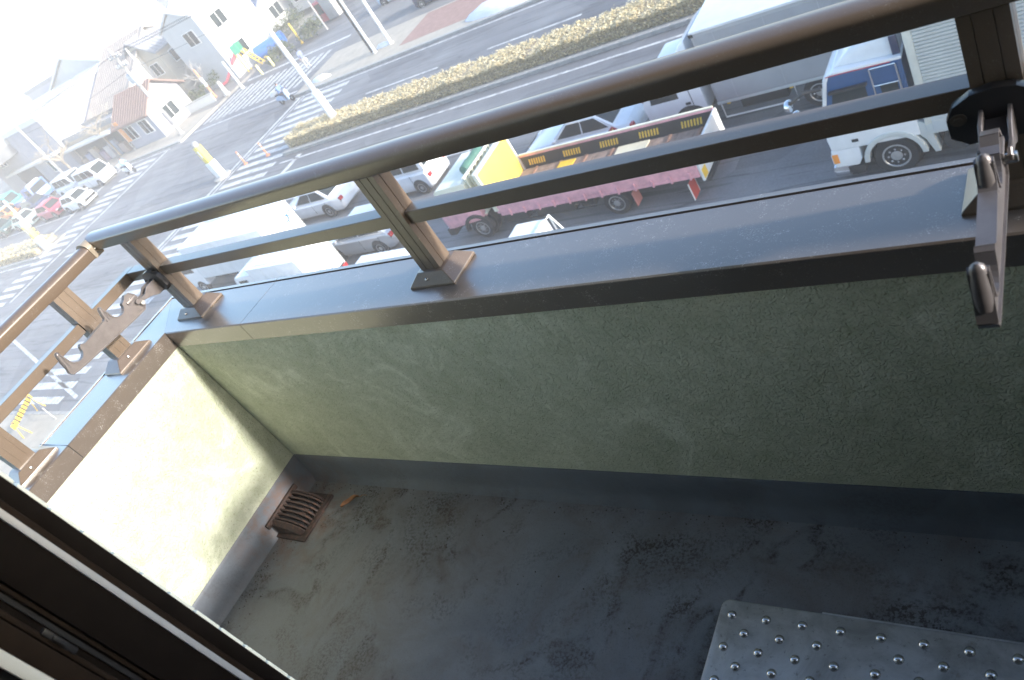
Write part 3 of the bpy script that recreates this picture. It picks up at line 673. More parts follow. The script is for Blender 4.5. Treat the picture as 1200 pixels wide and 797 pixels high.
# ------------------------------------------------------------------ vehicles
def wheel(parent, x, y, r, wd, side, rim=RIM, hub=True, lugs=8):
    """axis along y; side -1: outer face towards -y"""
    m = MB(); h = wd / 2
    m.lathe([(r * .60, -h * .9), (r * .93, -h), (r, -h * .7), (r, h * .7), (r * .93, h), (r * .60, h * .9)], (0, 0, 0), 'y', 28)
    t = m.build('wheel', RUBBER, parent, loc=(x, y, r), sharp=30)
    s = side; m = MB(); m.lathe([(r * .64, s * h * .80), (r * .63, s * h * .98), (r * .57, s * h * 1.0), (r * .52, s * h * .72), (r * .30, s * h * .62), (r * .26, s * h * .92), (r * .10, s * h * 1.0)], (0, 0, 0), 'y', 24)
    rm_ = m.build('rim', rim, t, sharp=30)
    if hub:
        m = MB()
        for k in range(lugs):
            a = 2 * math.pi * k / lugs; m.lathe([(r * .068, s * h * .60), (r * .055, s * h * .92)], (r * .36 * math.cos(a), 0, r * .36 * math.sin(a)), 'y', 6)
        m.build('wheel_nuts', CHROME, rm_)
        m = MB()
        for k in range(lugs):
            a = 2 * math.pi * (k + .5) / lugs; m.lathe([(r * .062, s * h * .56), (r * .062, s * h * .765)], (r * .435 * math.cos(a), 0, r * .435 * math.sin(a)), 'y', 8)
        m.build('rim_holes', DARK, rm_)
    return t
def panel(parent, name, q, m_, th=.008): return MB().slab(q, th).build(name, m_, parent, bevel=0, smooth=False)
def lerp(a, b, f): return tuple(a[i] + (b[i] - a[i]) * f for i in range(3))
def quad_in(A, B, Cc, D, u0, u1, v0, v1):
    """sub quad of A(bottom left) B(bottom right) C(top right) D(top left)"""
    f = lambda u, v: lerp(lerp(A, B, u), lerp(D, Cc, u), v)
    return [f(u0, v0), f(u1, v0), f(u1, v1), f(u0, v1)]
def car(name, label, cat, loc, rz, paint, style='sedan', L=4.5, W=1.7, H=1.45, group=None, extra=None):
    """local +x is the front"""
    t = thing(name, label, cat, loc, rz, group)
    hl, hwid = L / 2, W / 2
    st = {'sedan': dict(belt=.88, hood=.80, nose=.62, wb=(.29, -.27), cab=(.20, .02, -.22, -.38), tail=.92, tailnose=.70),
          'hatch': dict(belt=.92, hood=.86, nose=.62, wb=(.31, -.30), cab=(.26, .08, -.36, -.46), tail=.95, tailnose=.72),
          'van': dict(belt=1.02, hood=.98, nose=.70, wb=(.33, -.31), cab=(.44, .31, -.465, -.492), tail=1.02, tailnose=.75)}[style]
    def sec(x, zt, wf, zb=.20):
        w_ = hwid * wf
        return [(x, -w_ * .90, zb), (x, -w_ * .985, zb + .12), (x, -w_, zb + .34), (x, -w_ * .985, zt - .10), (x, -w_ * .90, zt - .015), (x, -w_ * .6, zt + .012), (x, w_ * .6, zt + .012), (x, w_ * .90, zt - .015), (x, w_ * .985, zt - .10), (x, w_, zb + .34), (x, w_ * .985, zb + .12), (x, w_ * .90, zb)]
    b, h_, c0, c1, c2, c3 = st['belt'], st['hood'], *[c * L for c in st['cab']]
    S_ = [(-hl, st['tailnose'] - .05, .80, .34), (-hl + .06, st['tailnose'] + .06, .88, .26), (-hl + .22, st['tail'] - .03, .95, .21), (-hl + .55, st['tail'], .99, .2), (c2, b, 1, .2), (0, b, 1., .2), (c0, b, 1., .2), (c0 + (hl - c0) * .5, h_ + (b - h_) * .3, .98, .2), (hl - .30, h_ - .06, .95, .21), (hl - .08, st['nose'] + .06, .86, .26), (hl, st['nose'] - .08, .76, .34)]
    m = MB(); m.loft([sec(x, z, wf, zb) for x, z, wf, zb in S_]); m.build('body', paint, t, bevel=.02, seg=2, sharp=40)
    # cabin
    wb_, wt = hwid * .93, hwid * .74; zb = b - .01; zt = H
    Bq = [(c3, -wb_, zb), (c0, -wb_, zb), (c0, wb_, zb), (c3, wb_, zb)]; Tq = [(c2, -wt, zt - .04), (c1, -wt, zt - .04), (c1, wt, zt - .04), (c2, wt, zt - .04)]
    if style == 'van': wt = hwid * .86; Tq = [(x, math.copysign(wt, y), z) for x, y, z in Tq]
    Rq = [(x * .96 + (c1 + c2) / 2 * .04, y * .90, zt) for x, y, z in Tq]
    m = MB(); m.loft([Bq, Tq, Rq]); cab_ = m.build('cabin', paint, t, bevel=.03, seg=2, sharp=40)
    # windows, proud of the cabin
    n_side = 3 if style == 'van' else 2
    for sgn in (-1, 1):
        A, B = (Bq[0], Bq[1]) if sgn < 0 else (Bq[3], Bq[2]); D, Cc = (Tq[0], Tq[1]) if sgn < 0 else (Tq[3], Tq[2])
        us = [.06 + .88 * k / n_side for k in range(n_side + 1)]
        for k in range(n_side):
            q = quad_in(A, B, Cc, D, us[k] + .012, us[k + 1] - .012, .14, .88)
            if sgn > 0: q = q[::-1]
            panel(cab_, 'side_window', q, GLASS)
    q = quad_in(Bq[1], Bq[2], Tq[2], Tq[1], .07, .93, .10, .92); panel(cab_, 'windscreen', q, GLASS)
    q = quad_in(Bq[3], Bq[0], Tq[0], Tq[3], .07, .93, .2, .9); panel(cab_, 'rear_window', q, GLASS)
    r = .30 if W < 1.6 else .315
    for fx in st['wb']:
        for sgn in (-1, 1):
            m = MB(); m.lathe([(r * 1.22, sgn * (hwid - .10)), (r * 1.20, sgn * (hwid + .004))], (fx * L, 0, r + .02), 'y', 24); m.build('wheel_arch', DARK, t)
            wheel(t, fx * L, sgn * (hwid - .075), r, .19, sgn, hub=True, lugs=5)
    for sgn in (-1, 1):
        m = MB(); m.loft([[(hl - .16, sgn * hwid * .50, .60), (hl - .16, sgn * hwid * .82, .60), (hl - .16, sgn * hwid * .82, .73), (hl - .16, sgn * hwid * .5, .72)], [(hl - .02, sgn * hwid * .50, .59), (hl - .07, sgn * hwid * .80, .60), (hl - .09, sgn * hwid * .80, .71), (hl - .05, sgn * hwid * .5, .69)]]); m.build('headlight', CLEAR, t, bevel=.01)
        m = MB(); m.box(-hl + .0, -hl + .12, sgn * hwid * .62 if sgn > 0 else -hwid * .86, sgn * hwid * .86 if sgn > 0 else -hwid * .62, .66, .82); m.build('tail_light', REDL, t, bevel=.015)
        m = MB(); m.box(c0 - .30, c0 - .16, sgn * (hwid * .93 + .10) - .07, sgn * (hwid * .93 + .10) + .07, b + .02, b + .14); m.build('door_mirror', paint, t, bevel=.03)
        m = MB()
        for hx_ in ((c0 + c3) * .5 + .12, (c0 + c3) * .5 - .85): m.box(hx_ - .16, hx_, sgn * (hwid * .985) - .012, sgn * (hwid * .985) + .012, b - .17, b - .135)
        m.build('door_handle', paint, t, bevel=.005)
    m = MB()
    for sx_ in (c0 - .02, (c0 + c3) * .5 + .02, c3 + .42 if style != 'van' else c3 + .95):
        for sgn in (-1, 1): m.box(sx_ - .006, sx_ + .006, sgn * (hwid - .004) - .008, sgn * (hwid - .004) + .008, .36, b - .09)
    m.build('door_seam', DARK, t, smooth=False)
    if style == 'van':
        m = MB()
        for k in range(5): m.box(c2 + .25, c1 - .2, -wt * .6 + wt * .3 * k - .02, -wt * .6 + wt * .3 * k + .02, zt - .002, zt + .012)
        m.build('roof_rib', paint, cab_, bevel=.004)
    m = MB(); m.box(hl - .06, hl + .005, -hwid * .42, hwid * .42, .46, .58); m.build('grille', DARK, t, bevel=.01)
    m = MB(); m.box(hl - .05, hl + .012, -.165, .165, .33, .42); m.build('number_plate', WHITE2, t)
    m = MB(); m.box(-hl - .008, -hl + .05, -.165, .165, .50, .60); m.build('number_plate', WHITE2, t)
    return t
def P2(x, y): return (x, y, G)
LFT = math.pi       # towards -x
car('white_car', 'white saloon car waiting beyond the white lorry, seen from behind', 'car', P2(-28.3, 21.25), LFT, WHITE, 'sedan', 4.6, 1.7, 1.42)
car('silver_car', 'silver hatchback waiting in front of the pink lorry', 'car', P2(-22.25, 17.65), LFT, SILVERP, 'hatch', 4.1, 1.68, 1.5)
pc = car('striped_car', 'white saloon car with blue side stripe and red emblem', 'car', P2(-13.35, 21.15), LFT, WHITE, 'sedan', 4.6, 1.7, 1.44)
m = MB(); m.box(-1.45, 2.0, .856, .861, .70, .78); m.build('side_stripe', BLUEL, pc)
m = MB(); m.prism([(-1.62, .98), (-1.80, .84), (-1.68, .66), (-1.52, .66), (-1.42, .82)], 'y', .838, .853); em = m.build('emblem', REDP, pc)
m = MB(); m.prism([(-1.62, .93), (-1.66, .80), (-1.56, .76)], 'y', .8535, .856); m.build('emblem_flash', YELLOW, em)
car('white_van', 'white kei van with only its roof showing over the coping left of the middle post', 'van', P2(-17.9, 13.75), LFT, WHITE, 'van', 3.3, 1.48, 1.88)
car('white_van', 'white van in the third lane between the white saloon and the striped car', 'van', P2(-22.3, 21.3), LFT, WHITE, 'van', 3.6, 1.6, 1.85)
car('pale_blue_car', 'pale blue car parked in the far car park at the top edge', 'car', P2(-43.0, 50.4), LFT, PALEB, 'hatch', 4.2, 1.68, 1.6)
car('dark_car', 'dark navy car parked in the far car park at the top edge', 'car', P2(-35.6, 45.7), LFT, NAVY, 'van', 4.4, 1.7, 1.7)
car('white_van', 'foremost white van waiting at the far crosswalk, nearer the shops', 'van', P2(-71.6, 35.2), 0, WHITE, 'van', 4.3, 1.68, 1.9, 'vehicles waiting beyond the far crosswalk')
car('white_car', 'foremost white car waiting at the far crosswalk, beside the median', 'car', P2(-69.6, 31.6), 0, WHITE, 'hatch', 3.9, 1.64, 1.5, 'vehicles waiting beyond the far crosswalk')
car('white_van', 'second white van in the queue behind the foremost white van', 'van', P2(-76.9, 35.6), 0, WHITE, 'van', 4.2, 1.66, 1.9, 'vehicles waiting beyond the far crosswalk')
car('red_car', 'red car waiting behind the white car near the median', 'car', P2(-75.0, 31.7), 0, REDP, 'hatch', 3.9, 1.64, 1.5, 'vehicles waiting beyond the far crosswalk')
car('pale_green_car', 'pale green car waiting behind the red car', 'car', P2(-80.6, 31.6), 0, PALEG, 'sedan', 4.4, 1.68, 1.42, 'vehicles waiting beyond the far crosswalk')
car('dark_green_car', 'dark green car low at the left edge behind the pale green car', 'car', P2(-86.2, 31.4), 0, DGREEN, 'hatch', 4.0, 1.66, 1.5, 'vehicles waiting beyond the far crosswalk')
car('navy_car', 'navy car waiting beside the blue lorry', 'car', P2(-83.2, 34.4), 0, NAVY, 'hatch', 4.0, 1.66, 1.5, 'vehicles waiting beyond the far crosswalk')
car('orange_car', 'orange car behind the navy car at the left edge', 'car', P2(-90.0, 34.6), 0, mat('orange_paint', (.62, .20, .04), .3, 0, .5, .05, 3, coat=.5), 'hatch', 3.8, 1.6, 1.5, 'vehicles waiting beyond the far crosswalk')
car('teal_van', 'teal van parked before the grey building at the left edge', 'van', P2(-94.5, 37.0), 0, TEAL, 'van', 4.0, 1.66, 1.9, 'vehicles waiting beyond the far crosswalk')
car('white_car', 'white car in the playground corner behind the white lamp column', 'car', P2(-63.5, 52.5), .4, WHITE, 'hatch', 3.6, 1.5, 1.5)

# ---- pink flatbed lorry (front towards -x); local origin below its front, near side = y 0
pk = thing('flatbed_lorry', 'pink flatbed lorry with cream cab and yellow headboard', 'lorry', (-17.1, 16.7, G))
m = MB(); m.prism([(.04, 1.30), (.10, 1.34), (.30, 2.12), (.42, 2.20), (1.62, 2.24), (1.70, 2.16), (1.74, 1.25), (.04, 1.25)], 'y', .06, 2.16); m.build('cab', CREAM, pk, bevel=.04)
m = MB(); m.prism([(.02, .62), (.0, 1.24), (1.76, 1.24), (1.76, .80), (.02, .62)][:4], 'y', .0, 2.22); m.build('cab_lower', PINK, pk, bevel=.03)
m = MB(); m.box(-.10, .20, -.02, 2.24, .38, .66); m.build('bumper', DARK, pk, bevel=.03)
m = MB(); m.box(-.12, .02, .06, .30, .50, .66); m.build('headlight', CLEAR, pk, bevel=.02)
m = MB(); m.box(-.12, .02, 1.92, 2.16, .50, .66); m.build('headlight', CLEAR, pk, bevel=.02)
panel(pk, 'windscreen', [(.088, 2.02, 1.36), (.088, .20, 1.36), (.272, .26, 2.06), (.272, 1.96, 2.06)], GLASS, .012)
panel(pk, 'side_window', [(.36, .058, 1.36), (1.05, .058, 1.36), (1.05, .058, 2.02), (.50, .058, 2.02)], GLASS, .012)
panel(pk, 'side_window', [(1.20, .058, 1.42), (1.55, .058, 1.42), (1.55, .058, 1.98), (1.20, .058, 1.98)], GLASS, .012)
m = MB(); m.tube([(.25, .02, 1.85), (.02, -.20, 1.9), (-.02, -.22, 1.55)], .014, 6); m.box(-.05, .02, -.34, -.14, 1.42, 1.78); m.build('mirror', BLACK, pk, bevel=.01)
m = MB(); r = .60; pts = [(1.35 + r * math.cos(a), .44 + r * math.sin(a)) for a in [math.pi * k / 12 for k in range(13)]] + [(1.35 - (r - .12) * math.cos(a), .44 + (r - .12) * math.sin(a)) for a in [math.pi * k / 12 for k in range(13)]]
m.prism(pts, 'y', -.05, .10); m.build('wheel_arch', DARK, pk, bevel=.01)
m = MB(); m.lathe([(.55, .24), (.55, .5)], (1.35, 0, .50), 'y', 24); m.build('wheel_well', DARK, pk)
for y, s_ in ((.14, -1), (2.08, 1)): wheel(pk, 1.38, y, .42, .24, s_); wheel(pk, 6.70, y, .42, .26, s_)
for y in (.42, 1.80): wheel(pk, 6.70, y, .42, .22, 1, hub=False)
m = MB(); m.box(.3, 9.5, .62, .78, .52, .78); m.box(.3, 9.5, 1.44, 1.60, .52, .78); m.build('chassis', DARK, pk)
m = MB(); m.box(2.3, 3.3, .16, .52, .36, .74); m.build('fuel_tank', DARK, pk, bevel=.05)
m = MB(); m.box(3.7, 5.2, .12, .5, .40, .72); m.box(5.4, 5.9, .2, .5, .4, .7); m.build('tool_box', DARK, pk, bevel=.02)
m = MB(); m.tube([(3.3, .14, .40), (5.9, .14, .40)], .02, 6); m.tube([(3.3, .14, .60), (5.9, .14, .60)], .02, 6); m.build('side_guard', DARK, pk)
m = MB(); m.lathe([(.11, 0), (.11, .5)], (4.9, .35, .55), 'x', 12); m.build('air_tank', BLACK, pk)
m = MB(); m.box(2.34, 9.60, .04, 2.22, .86, .98); fb = m.build('bed', PINK, pk, bevel=.012)
for k in range(12):
    m = MB(); m.box(2.45 + k * .585, 2.45 + k * .585 + .57, .10, 2.16, .981, 1.012)
    m.build('floor_plank', WOOD, fb, smooth=False)
for k in range(7):
    m = MB(); m.box(3.0 + k * 1.0, 3.10 + k * 1.0, .12, 2.14, 1.013, 1.05); m.build('floor_rib', mat('rusty_rib', (.24, .14, .10), .8, 0, .3, .3, 8), fb)
m = MB(); m.box(6.3, 7.4, 1.0, 2.05, 1.052, 1.09); m.build('loose_board', PLATE, fb); m = MB(); m.box(4.1, 4.7, 1.1, 2.0, 1.052, 1.08); m.build('loose_board', YELLOW, fb)
m = MB(); m.box(2.50, 9.56, -.01, .045, .80, 1.46); ns = m.build('side_panel', PINK, pk, bevel=.012)
m = MB(); m.box(2.50, 9.56, -.030, -.008, .80, .88); m.box(2.50, 9.56, -.030, -.008, 1.38, 1.46); m.build('panel_rail', PINK, ns, bevel=.006)
m = MB(); m.box(-.03, .03, -.05, -.008, .76, 1.0); hg = m.build('hinge', PINK, ns, bevel=.006, loc=(2.9, 0, 0))
for k in range(1, 12): inst(hg, ns, (2.9 + .58 * k, 0, 0))
m = MB(); m.box(2.50, 9.56, 2.215, 2.26, .96, 1.52); fs = m.build('side_panel', PINK, pk, bevel=.01)
m = MB(); m.box(2.52, 9.54, 2.206, 2.2145, .98, 1.44); m.build('inner_lining', BLACK, fs)
m = MB(); m.box(2.50, 9.56, 2.195, 2.275, 1.522, 1.56); m.build('top_cap', CREAM, fs, bevel=.008)
for k in range(5):
    x0 = 2.75 + k * 1.42; hs = None
    for j in range(7):
        q = [(x0 + j * .10, 1.10), (x0 + j * .10 + .055, 1.10), (x0 + j * .10 + .115, 1.32), (x0 + j * .10 + .06, 1.32)]
        m = MB(); m.prism(q, 'y', 2.200, 2.2058); m.build('warning_bar', YELLOW, fs, smooth=False)
m = MB(); m.box(2.34, 2.42, .02, 2.24, .98, 2.42); hd_ = m.build('headboard', YELLP, pk, bevel=.01); hd_.data.materials[0] = mat('headboard_yellow', (.74, .52, .08), .5, 0, .5, .1, 3)
m = MB(); m.box(2.30, 2.46, -.0, .08, .98, 2.50); m.box(2.30, 2.46, 2.18, 2.26, .98, 2.50); m.box(2.30, 2.46, .08, 2.18, 2.42, 2.50); m.build('headboard_frame', CREAM, pk, bevel=.008)
for k in range(9):
    m = MB(); m.box(1.86, 1.90, .10 + .25 * k, .18 + .25 * k, 1.0, 2.40); m.build('guard_slat', CREAM, pk, bevel=.006)
for gz0, gz1 in ((2.402, 2.47), (.94, .998)): MB().box(1.84, 1.92, .04, 2.22, gz0, gz1).build('guard_bar', CREAM, pk, bevel=.006)
m = MB(); m.lathe([(.02, .5), (.17, .55), (.19, .9), (.16, 1.2), (.19, 1.5), (.15, 1.72), (.02, 1.75)], (1.62, 0, 2.42), 'y', 14); m.build('rolled_tarp', TARP, pk, sharp=60)
m = MB(); m.box(9.57, 9.64, .02, 2.24, .62, 1.50); tg = m.build('tailgate', WHITE2, pk, bevel=.012); m = MB(); m.box(9.641, 9.65, .06, .34, .66, .96); m.build('warning_plate', YELLOW, tg)
m = MB(); m.box(9.55, 9.66, .3, 1.9, .40, .56); m.build('rear_bumper', DARK, pk, bevel=.02)
for y in (.02, 1.8):
    m = MB(); m.box(9.10, 9.12, y, y + .42, .05, .62); mf = m.build('mud_flap', REDR, pk); m = MB(); m.box(9.098, 9.122, y + .421, y + .46, .05, .62); m.box(9.098, 9.122, y - .04, y - .001, .05, .62); m.build('flap_edge', WHITE2, mf)
m = MB(); m.box(7.3, 7.32, .02, .42, .18, .66); m.build('mud_flap', mat('pale_red', (.5, .2, .18), .5), pk)

# ---- white lorry with a blue band and a ribbed aluminium box
bt = thing('box_lorry', 'big white lorry with blue cab band and ribbed aluminium box', 'lorry', (-3.95, 16.4, G)); bw = 2.45
m = MB(); m.prism([(.03, .95), (.0, 1.30), (.10, 1.95), (.22, 1.96), (2.02, 1.96), (2.02, .95)], 'y', .0, bw); m.build('cab', WHITE, bt, bevel=.05, seg=3)
m = MB(); m.prism([(.10, 1.94), (.36, 2.86), (.50, 2.96), (2.02, 2.98), (2.02, 1.94)], 'y', .03, bw - .03); up_ = m.build('cab_upper', BLUEP, bt, bevel=.05, seg=3)
m = MB(); m.prism([(.085, 1.945), (.175, 1.945), (.42, 2.80), (.52, 2.985), (.48, 2.985), (.345, 2.885)], 'y', .018, bw - .018); m.build('front_pillar', WHITE, bt, bevel=.012)
m = MB(); m.prism([(.42, 2.94), (.60, 3.02), (2.04, 3.02), (2.04, 2.94)], 'y', .02, bw - .02); m.build('roof', WHITE, bt, bevel=.03)
m = MB(); m.loft([[(.55, .22, 3.01), (2.0, .16, 3.01), (2.0, bw - .16, 3.01), (.55, bw - .22, 3.01)], [(1.0, .30, 3.34), (2.0, .20, 3.52), (2.0, bw - .2, 3.52), (1.0, bw - .3, 3.34)], [(1.3, .38, 3.44), (2.0, .28, 3.62), (2.0, bw - .28, 3.62), (1.3, bw - .38, 3.44)]]); df = m.build('wind_deflector', WHITE, bt, bevel=.05, seg=3)
m = MB(); m.box(1.86, 2.02, .12, .18, 3.02, 3.46); m.build('deflector_edge', NAVY, df, bevel=.01)
m = MB(); m.prism([(.42, 2.93), (.60, 2.94), (1.80, 2.93), (1.80, 2.95), (.6, 2.96), (.42, 2.95)], 'y', .012, .0285); m.build('red_trim', REDP, bt)
panel(bt, 'side_window', [(.32, .029, 1.98), (1.18, .029, 1.98), (1.18, .029, 2.50), (.46, .029, 2.50)], GLASS, .012)
m = MB(); m.prism([(.40, 2.52), (1.24, 2.55), (1.24, 2.60), (.40, 2.58)], 'y', -.08, .028); m.build('window_visor', BLACK, bt, bevel=.008)
panel(bt, 'windscreen', [(.118, bw - .15, 1.99), (.118, .15, 1.99), (.33, .2, 2.72), (.33, bw - .2, 2.72)], GLASS, .012)
panel(bt, 'sleeper_window', [(1.48, .029, 2.02), (1.84, .029, 2.02), (1.84, .029, 2.42), (1.48, .029, 2.42)], GLASS, .01)
m = MB()
for px in (1.36, 1.90): m.tube([(px, .0, 1.5), (px, -.02, 2.9)], .022, 8)
for pz in (1.98, 2.46, 2.9): m.tube([(1.36, -.01, pz), (1.90, -.01, pz)], .016, 8)
m.build('ladder', CHROME, bt)
m = MB(); m.tube([(.26, .0, 2.70), (-.10, -.16, 2.80), (-.42, -.18, 2.62), (-.46, -.16, 2.50)], .045, 8); arm_ = m.build('mirror_arm', BLACK, bt)
m = MB(); m.lathe([(.02, -.10), (.13, -.08), (.155, -.02), (.15, .03), (.02, .035)], (-.46, -.20, 2.58), 'x', 18); m.build('mirror', CHROME, arm_)
m = MB(); m.lathe([(.02, -.10), (.10, -.08), (.12, -.02), (.115, .03), (.02, .035)], (-.36, -.18, 2.28), 'x', 18); m.build('mirror', CHROME, arm_)
m = MB(); r = .70; pts = [(1.40 + r * math.cos(a), .50 + r * math.sin(a)) for a in [math.pi * k / 14 for k in range(15)]] + [(1.40 - (r - .12) * math.cos(a), .50 + (r - .12) * math.sin(a)) for a in [math.pi * k / 14 for k in range(15)]]
m.prism(pts, 'y', -.04, .30); m.build('wheel_arch', ALU, bt, bevel=.012)
m = MB(); m.prism([(.02, .46), (.0, .96), (.66, .96), (.66, .62), (.56, .46)], 'y', .0, bw); m.build('cab_lower', WHITE, bt, bevel=.03)
m = MB(); m.prism([(2.0, .94), (2.0, 1.32), (2.22, 1.20), (2.26, .94), (2.34, .42), (2.22, .42), (2.10, .80)], 'y', .02, .34); m.build('rear_wing', ALU, bt, bevel=.01)
m = MB(); m.box(-.06, .30, -.01, bw + .01, .22, .50); m.build('bumper', CHROME, bt, bevel=.04); m = MB(); m.box(.32, .66, -.01, .3, .20, .44); m.build('step', DARK, bt, bevel=.02)
m = MB(); m.box(-.035, .05, .02, .34, .56, .84); m.build('headlight', CLEAR, bt, bevel=.02); m = MB(); m.box(.0, .14, -.012, .05, .60, .86); m.build('indicator', ORANGE, bt, bevel=.01)
m = MB(); m.box(.55, .70, -.008, .0, 1.12, 1.2); m.build('door_handle', DARK, bt)
m = MB(); m.lathe([(.60, .27), (.60, .6)], (1.40, 0, .52), 'y', 26); m.build('wheel_well', DARK, bt)
for y, s_ in ((.15, -1), (bw - .15, 1)):
    wheel(bt, 1.40, y, .50, .28, s_, lugs=8)
    for wx in (7.8, 9.1): wheel(bt, wx, y, .50, .30, s_, lugs=8)
m = MB(); m.box(.3, 11.3, .7, .9, .6, .9); m.box(.3, 11.3, 1.55, 1.75, .6, .9); m.build('chassis', DARK, bt)
m = MB(); m.box(3.0, 4.4, .1, .6, .35, .85); m.build('fuel_tank', ALU, bt, bevel=.06); m = MB(); m.lathe([(.30, .0), (.30, .2)], (2.72, .1, .62), 'y', 20); m.build('spare_wheel', RUBBER, bt)
m = MB(); m.box(2.16, 11.4, .0, bw, .93, 1.20); m.build('box_floor', ALU, bt, bevel=.015); m = MB(); m.box(2.30, 3.55, -.02, -.001, .98, 1.42); lp = m.build('side_locker', mat('locker_grey', (.50, .53, .54), .4, .2), bt, bevel=.01)
m = MB(); m.box(2.6, 2.7, -.04, -.021, .99, 1.05); m.box(2.8, 2.9, -.04, -.021, .99, 1.05); m.build('latch', CHROME, lp, bevel=.006); m = MB(); m.box(2.64, 2.70, -.03, .05, .84, .92); m.build('marker_lamp', YELLOW, bt, bevel=.01)
m = MB(); m.box(2.24, 11.3, .02, bw - .02, 1.201, 3.62); bx = m.build('box_body', ALU, bt)
for cy0, cy1 in ((-.015, .10), (bw - .10, bw + .015)): MB().box(2.16, 2.34, cy0, cy1, 1.21, 3.68).build('corner_post', mat('cream_post', (.60, .60, .54), .4, .2, .5, .1, 4), bt, bevel=.01)
m = MB(); m.box(2.16, 11.4, -.015, .06, 3.60, 3.70); m.build('top_rail', ALU, bt, bevel=.01)
m = MB(); z0, pz = 1.24, .084; prof = []
for k in range(28):
    z = z0 + pz * k; prof += [(.012, z), (-.026, z + .012), (-.026, z + .060), (.012, z + .072)]
prof = prof + [(.0195, z0 + pz * 28), (.0195, z0)]
m.prism(prof, 'x', 2.345, 11.3); m.build('ribbed_panel', ALU, bx, sharp=20)
m = MB(); m.box(2.2, 11.35, .0, bw, 3.702, 3.72); m.build('box_roof', ALU, bt)

# ---- grey wing body lorry behind it
gt = thing('wing_lorry', 'grey box lorry with white cab and white roof behind the pink lorry', 'lorry', (-10.3, 20.15, G)); gw = 2.35
m = MB(); m.prism([(.04, .62), (.0, 1.35), (.26, 2.10), (.40, 2.20), (2.02, 2.24), (2.02, .80), (1.9, .62)], 'y', .02, gw - .02); m.build('cab', WHITE, gt, bevel=.05, seg=3)
panel(gt, 'side_window', [(.30, .0195, 1.40), (1.25, .0195, 1.40), (1.25, .0195, 2.0), (.44, .0195, 2.0)], GLASS, .01); panel(gt, 'windscreen', [(.025, gw - .2, 1.42), (.025, .2, 1.42), (.245, .25, 2.04), (.245, gw - .25, 2.04)], GLASS, .012)
m = MB(); m.box(1.40, 1.56, .0, .02, 1.12, 1.20); m.build('door_handle', DARK, gt); m = MB(); m.box(1.62, 1.64, .012, .02, .8, 2.1); m.build('door_seam', DARK, gt)
m = MB(); m.loft([[(1.2, .2, 2.235), (2.02, .1, 2.235), (2.02, gw - .1, 2.235), (1.2, gw - .2, 2.235)], [(1.75, .3, 2.9), (2.02, .2, 3.05), (2.02, gw - .2, 3.05), (1.75, gw - .3, 2.9)]]); m.build('wind_deflector', WHITE, gt, bevel=.06, seg=3)
m = MB(); m.prism([(1.45 + .62 * math.cos(a), .46 + .62 * math.sin(a)) for a in [math.pi * k / 14 for k in range(15)]], 'y', .0, .3); m.build('wheel_arch', DARK, gt)
m = MB(); m.box(-.08, .25, .0, gw, .32, .62); m.build('bumper', WHITE, gt, bevel=.04)
for y, s_ in ((.15, -1), (gw - .15, 1)):
    wheel(gt, 1.45, y, .46, .26, s_)
    wheel(gt, 5.25, y, .46, .26, s_); wheel(gt, 9.4, y, .46, .28, s_)
m = MB(); m.box(.3, 11.2, .65, .85, .55, .85); m.box(.3, 11.2, 1.5, 1.7, .55, .85); m.build('chassis', DARK, gt)
m = MB(); m.box(2.36, 11.3, .0, gw, .92, 3.22); gb = m.build('box_body', GREYBOX, gt, bevel=.02)
prof = []
for k in range(46): z = 1.0 + .0465 * k; prof += [(-.001, z), (-.006, z + .012), (-.006, z + .03), (-.001, z + .042)]
m = MB(); m.prism(prof + [(.004, 3.16), (.004, 1.0)], 'x', 2.44, 11.26); m.build('fluted_side', GREYBOX, gb, sharp=20)
m = MB()
for k in range(6): m.box(3.0 + 1.45 * k, 3.02 + 1.45 * k, -.010, -.0065, 1.0, 3.14)
m.build('panel_seam', mat('seam_grey', (.42, .42, .43), .4, .3), gb)
m = MB(); m.box(2.34, 11.32, -.02, gw + .02, 3.221, 3.30); m.build('box_roof', WHITE, gt, bevel=.015); m = MB(); m.box(2.34, 11.32, -.012, .03, .87, .96); m.build('side_rail', ALU, gt, bevel=.008)
m = MB(); m.tube([(2.42, .06, .90), (2.42, .06, .38), (4.62, .06, .38), (4.62, .06, .90)], .026, 8); m.build('side_guard', WHITE2, gt)
m = MB(); m.box(2.9, 4.3, .3, .62, .42, .86); m.build('battery_box', BLACK, gt, bevel=.02); m = MB(); m.box(2.62, 2.72, -.004, .06, .82, .90); m.box(4.5, 4.6, -.004, .06, .82, .90); m.build('marker_lamp', YELLOW, gt, bevel=.01)
m = MB(); m.box(2.32, 2.44, -.03, .06, 3.14, 3.24); m.build('corner_fitting', DARK, gt)

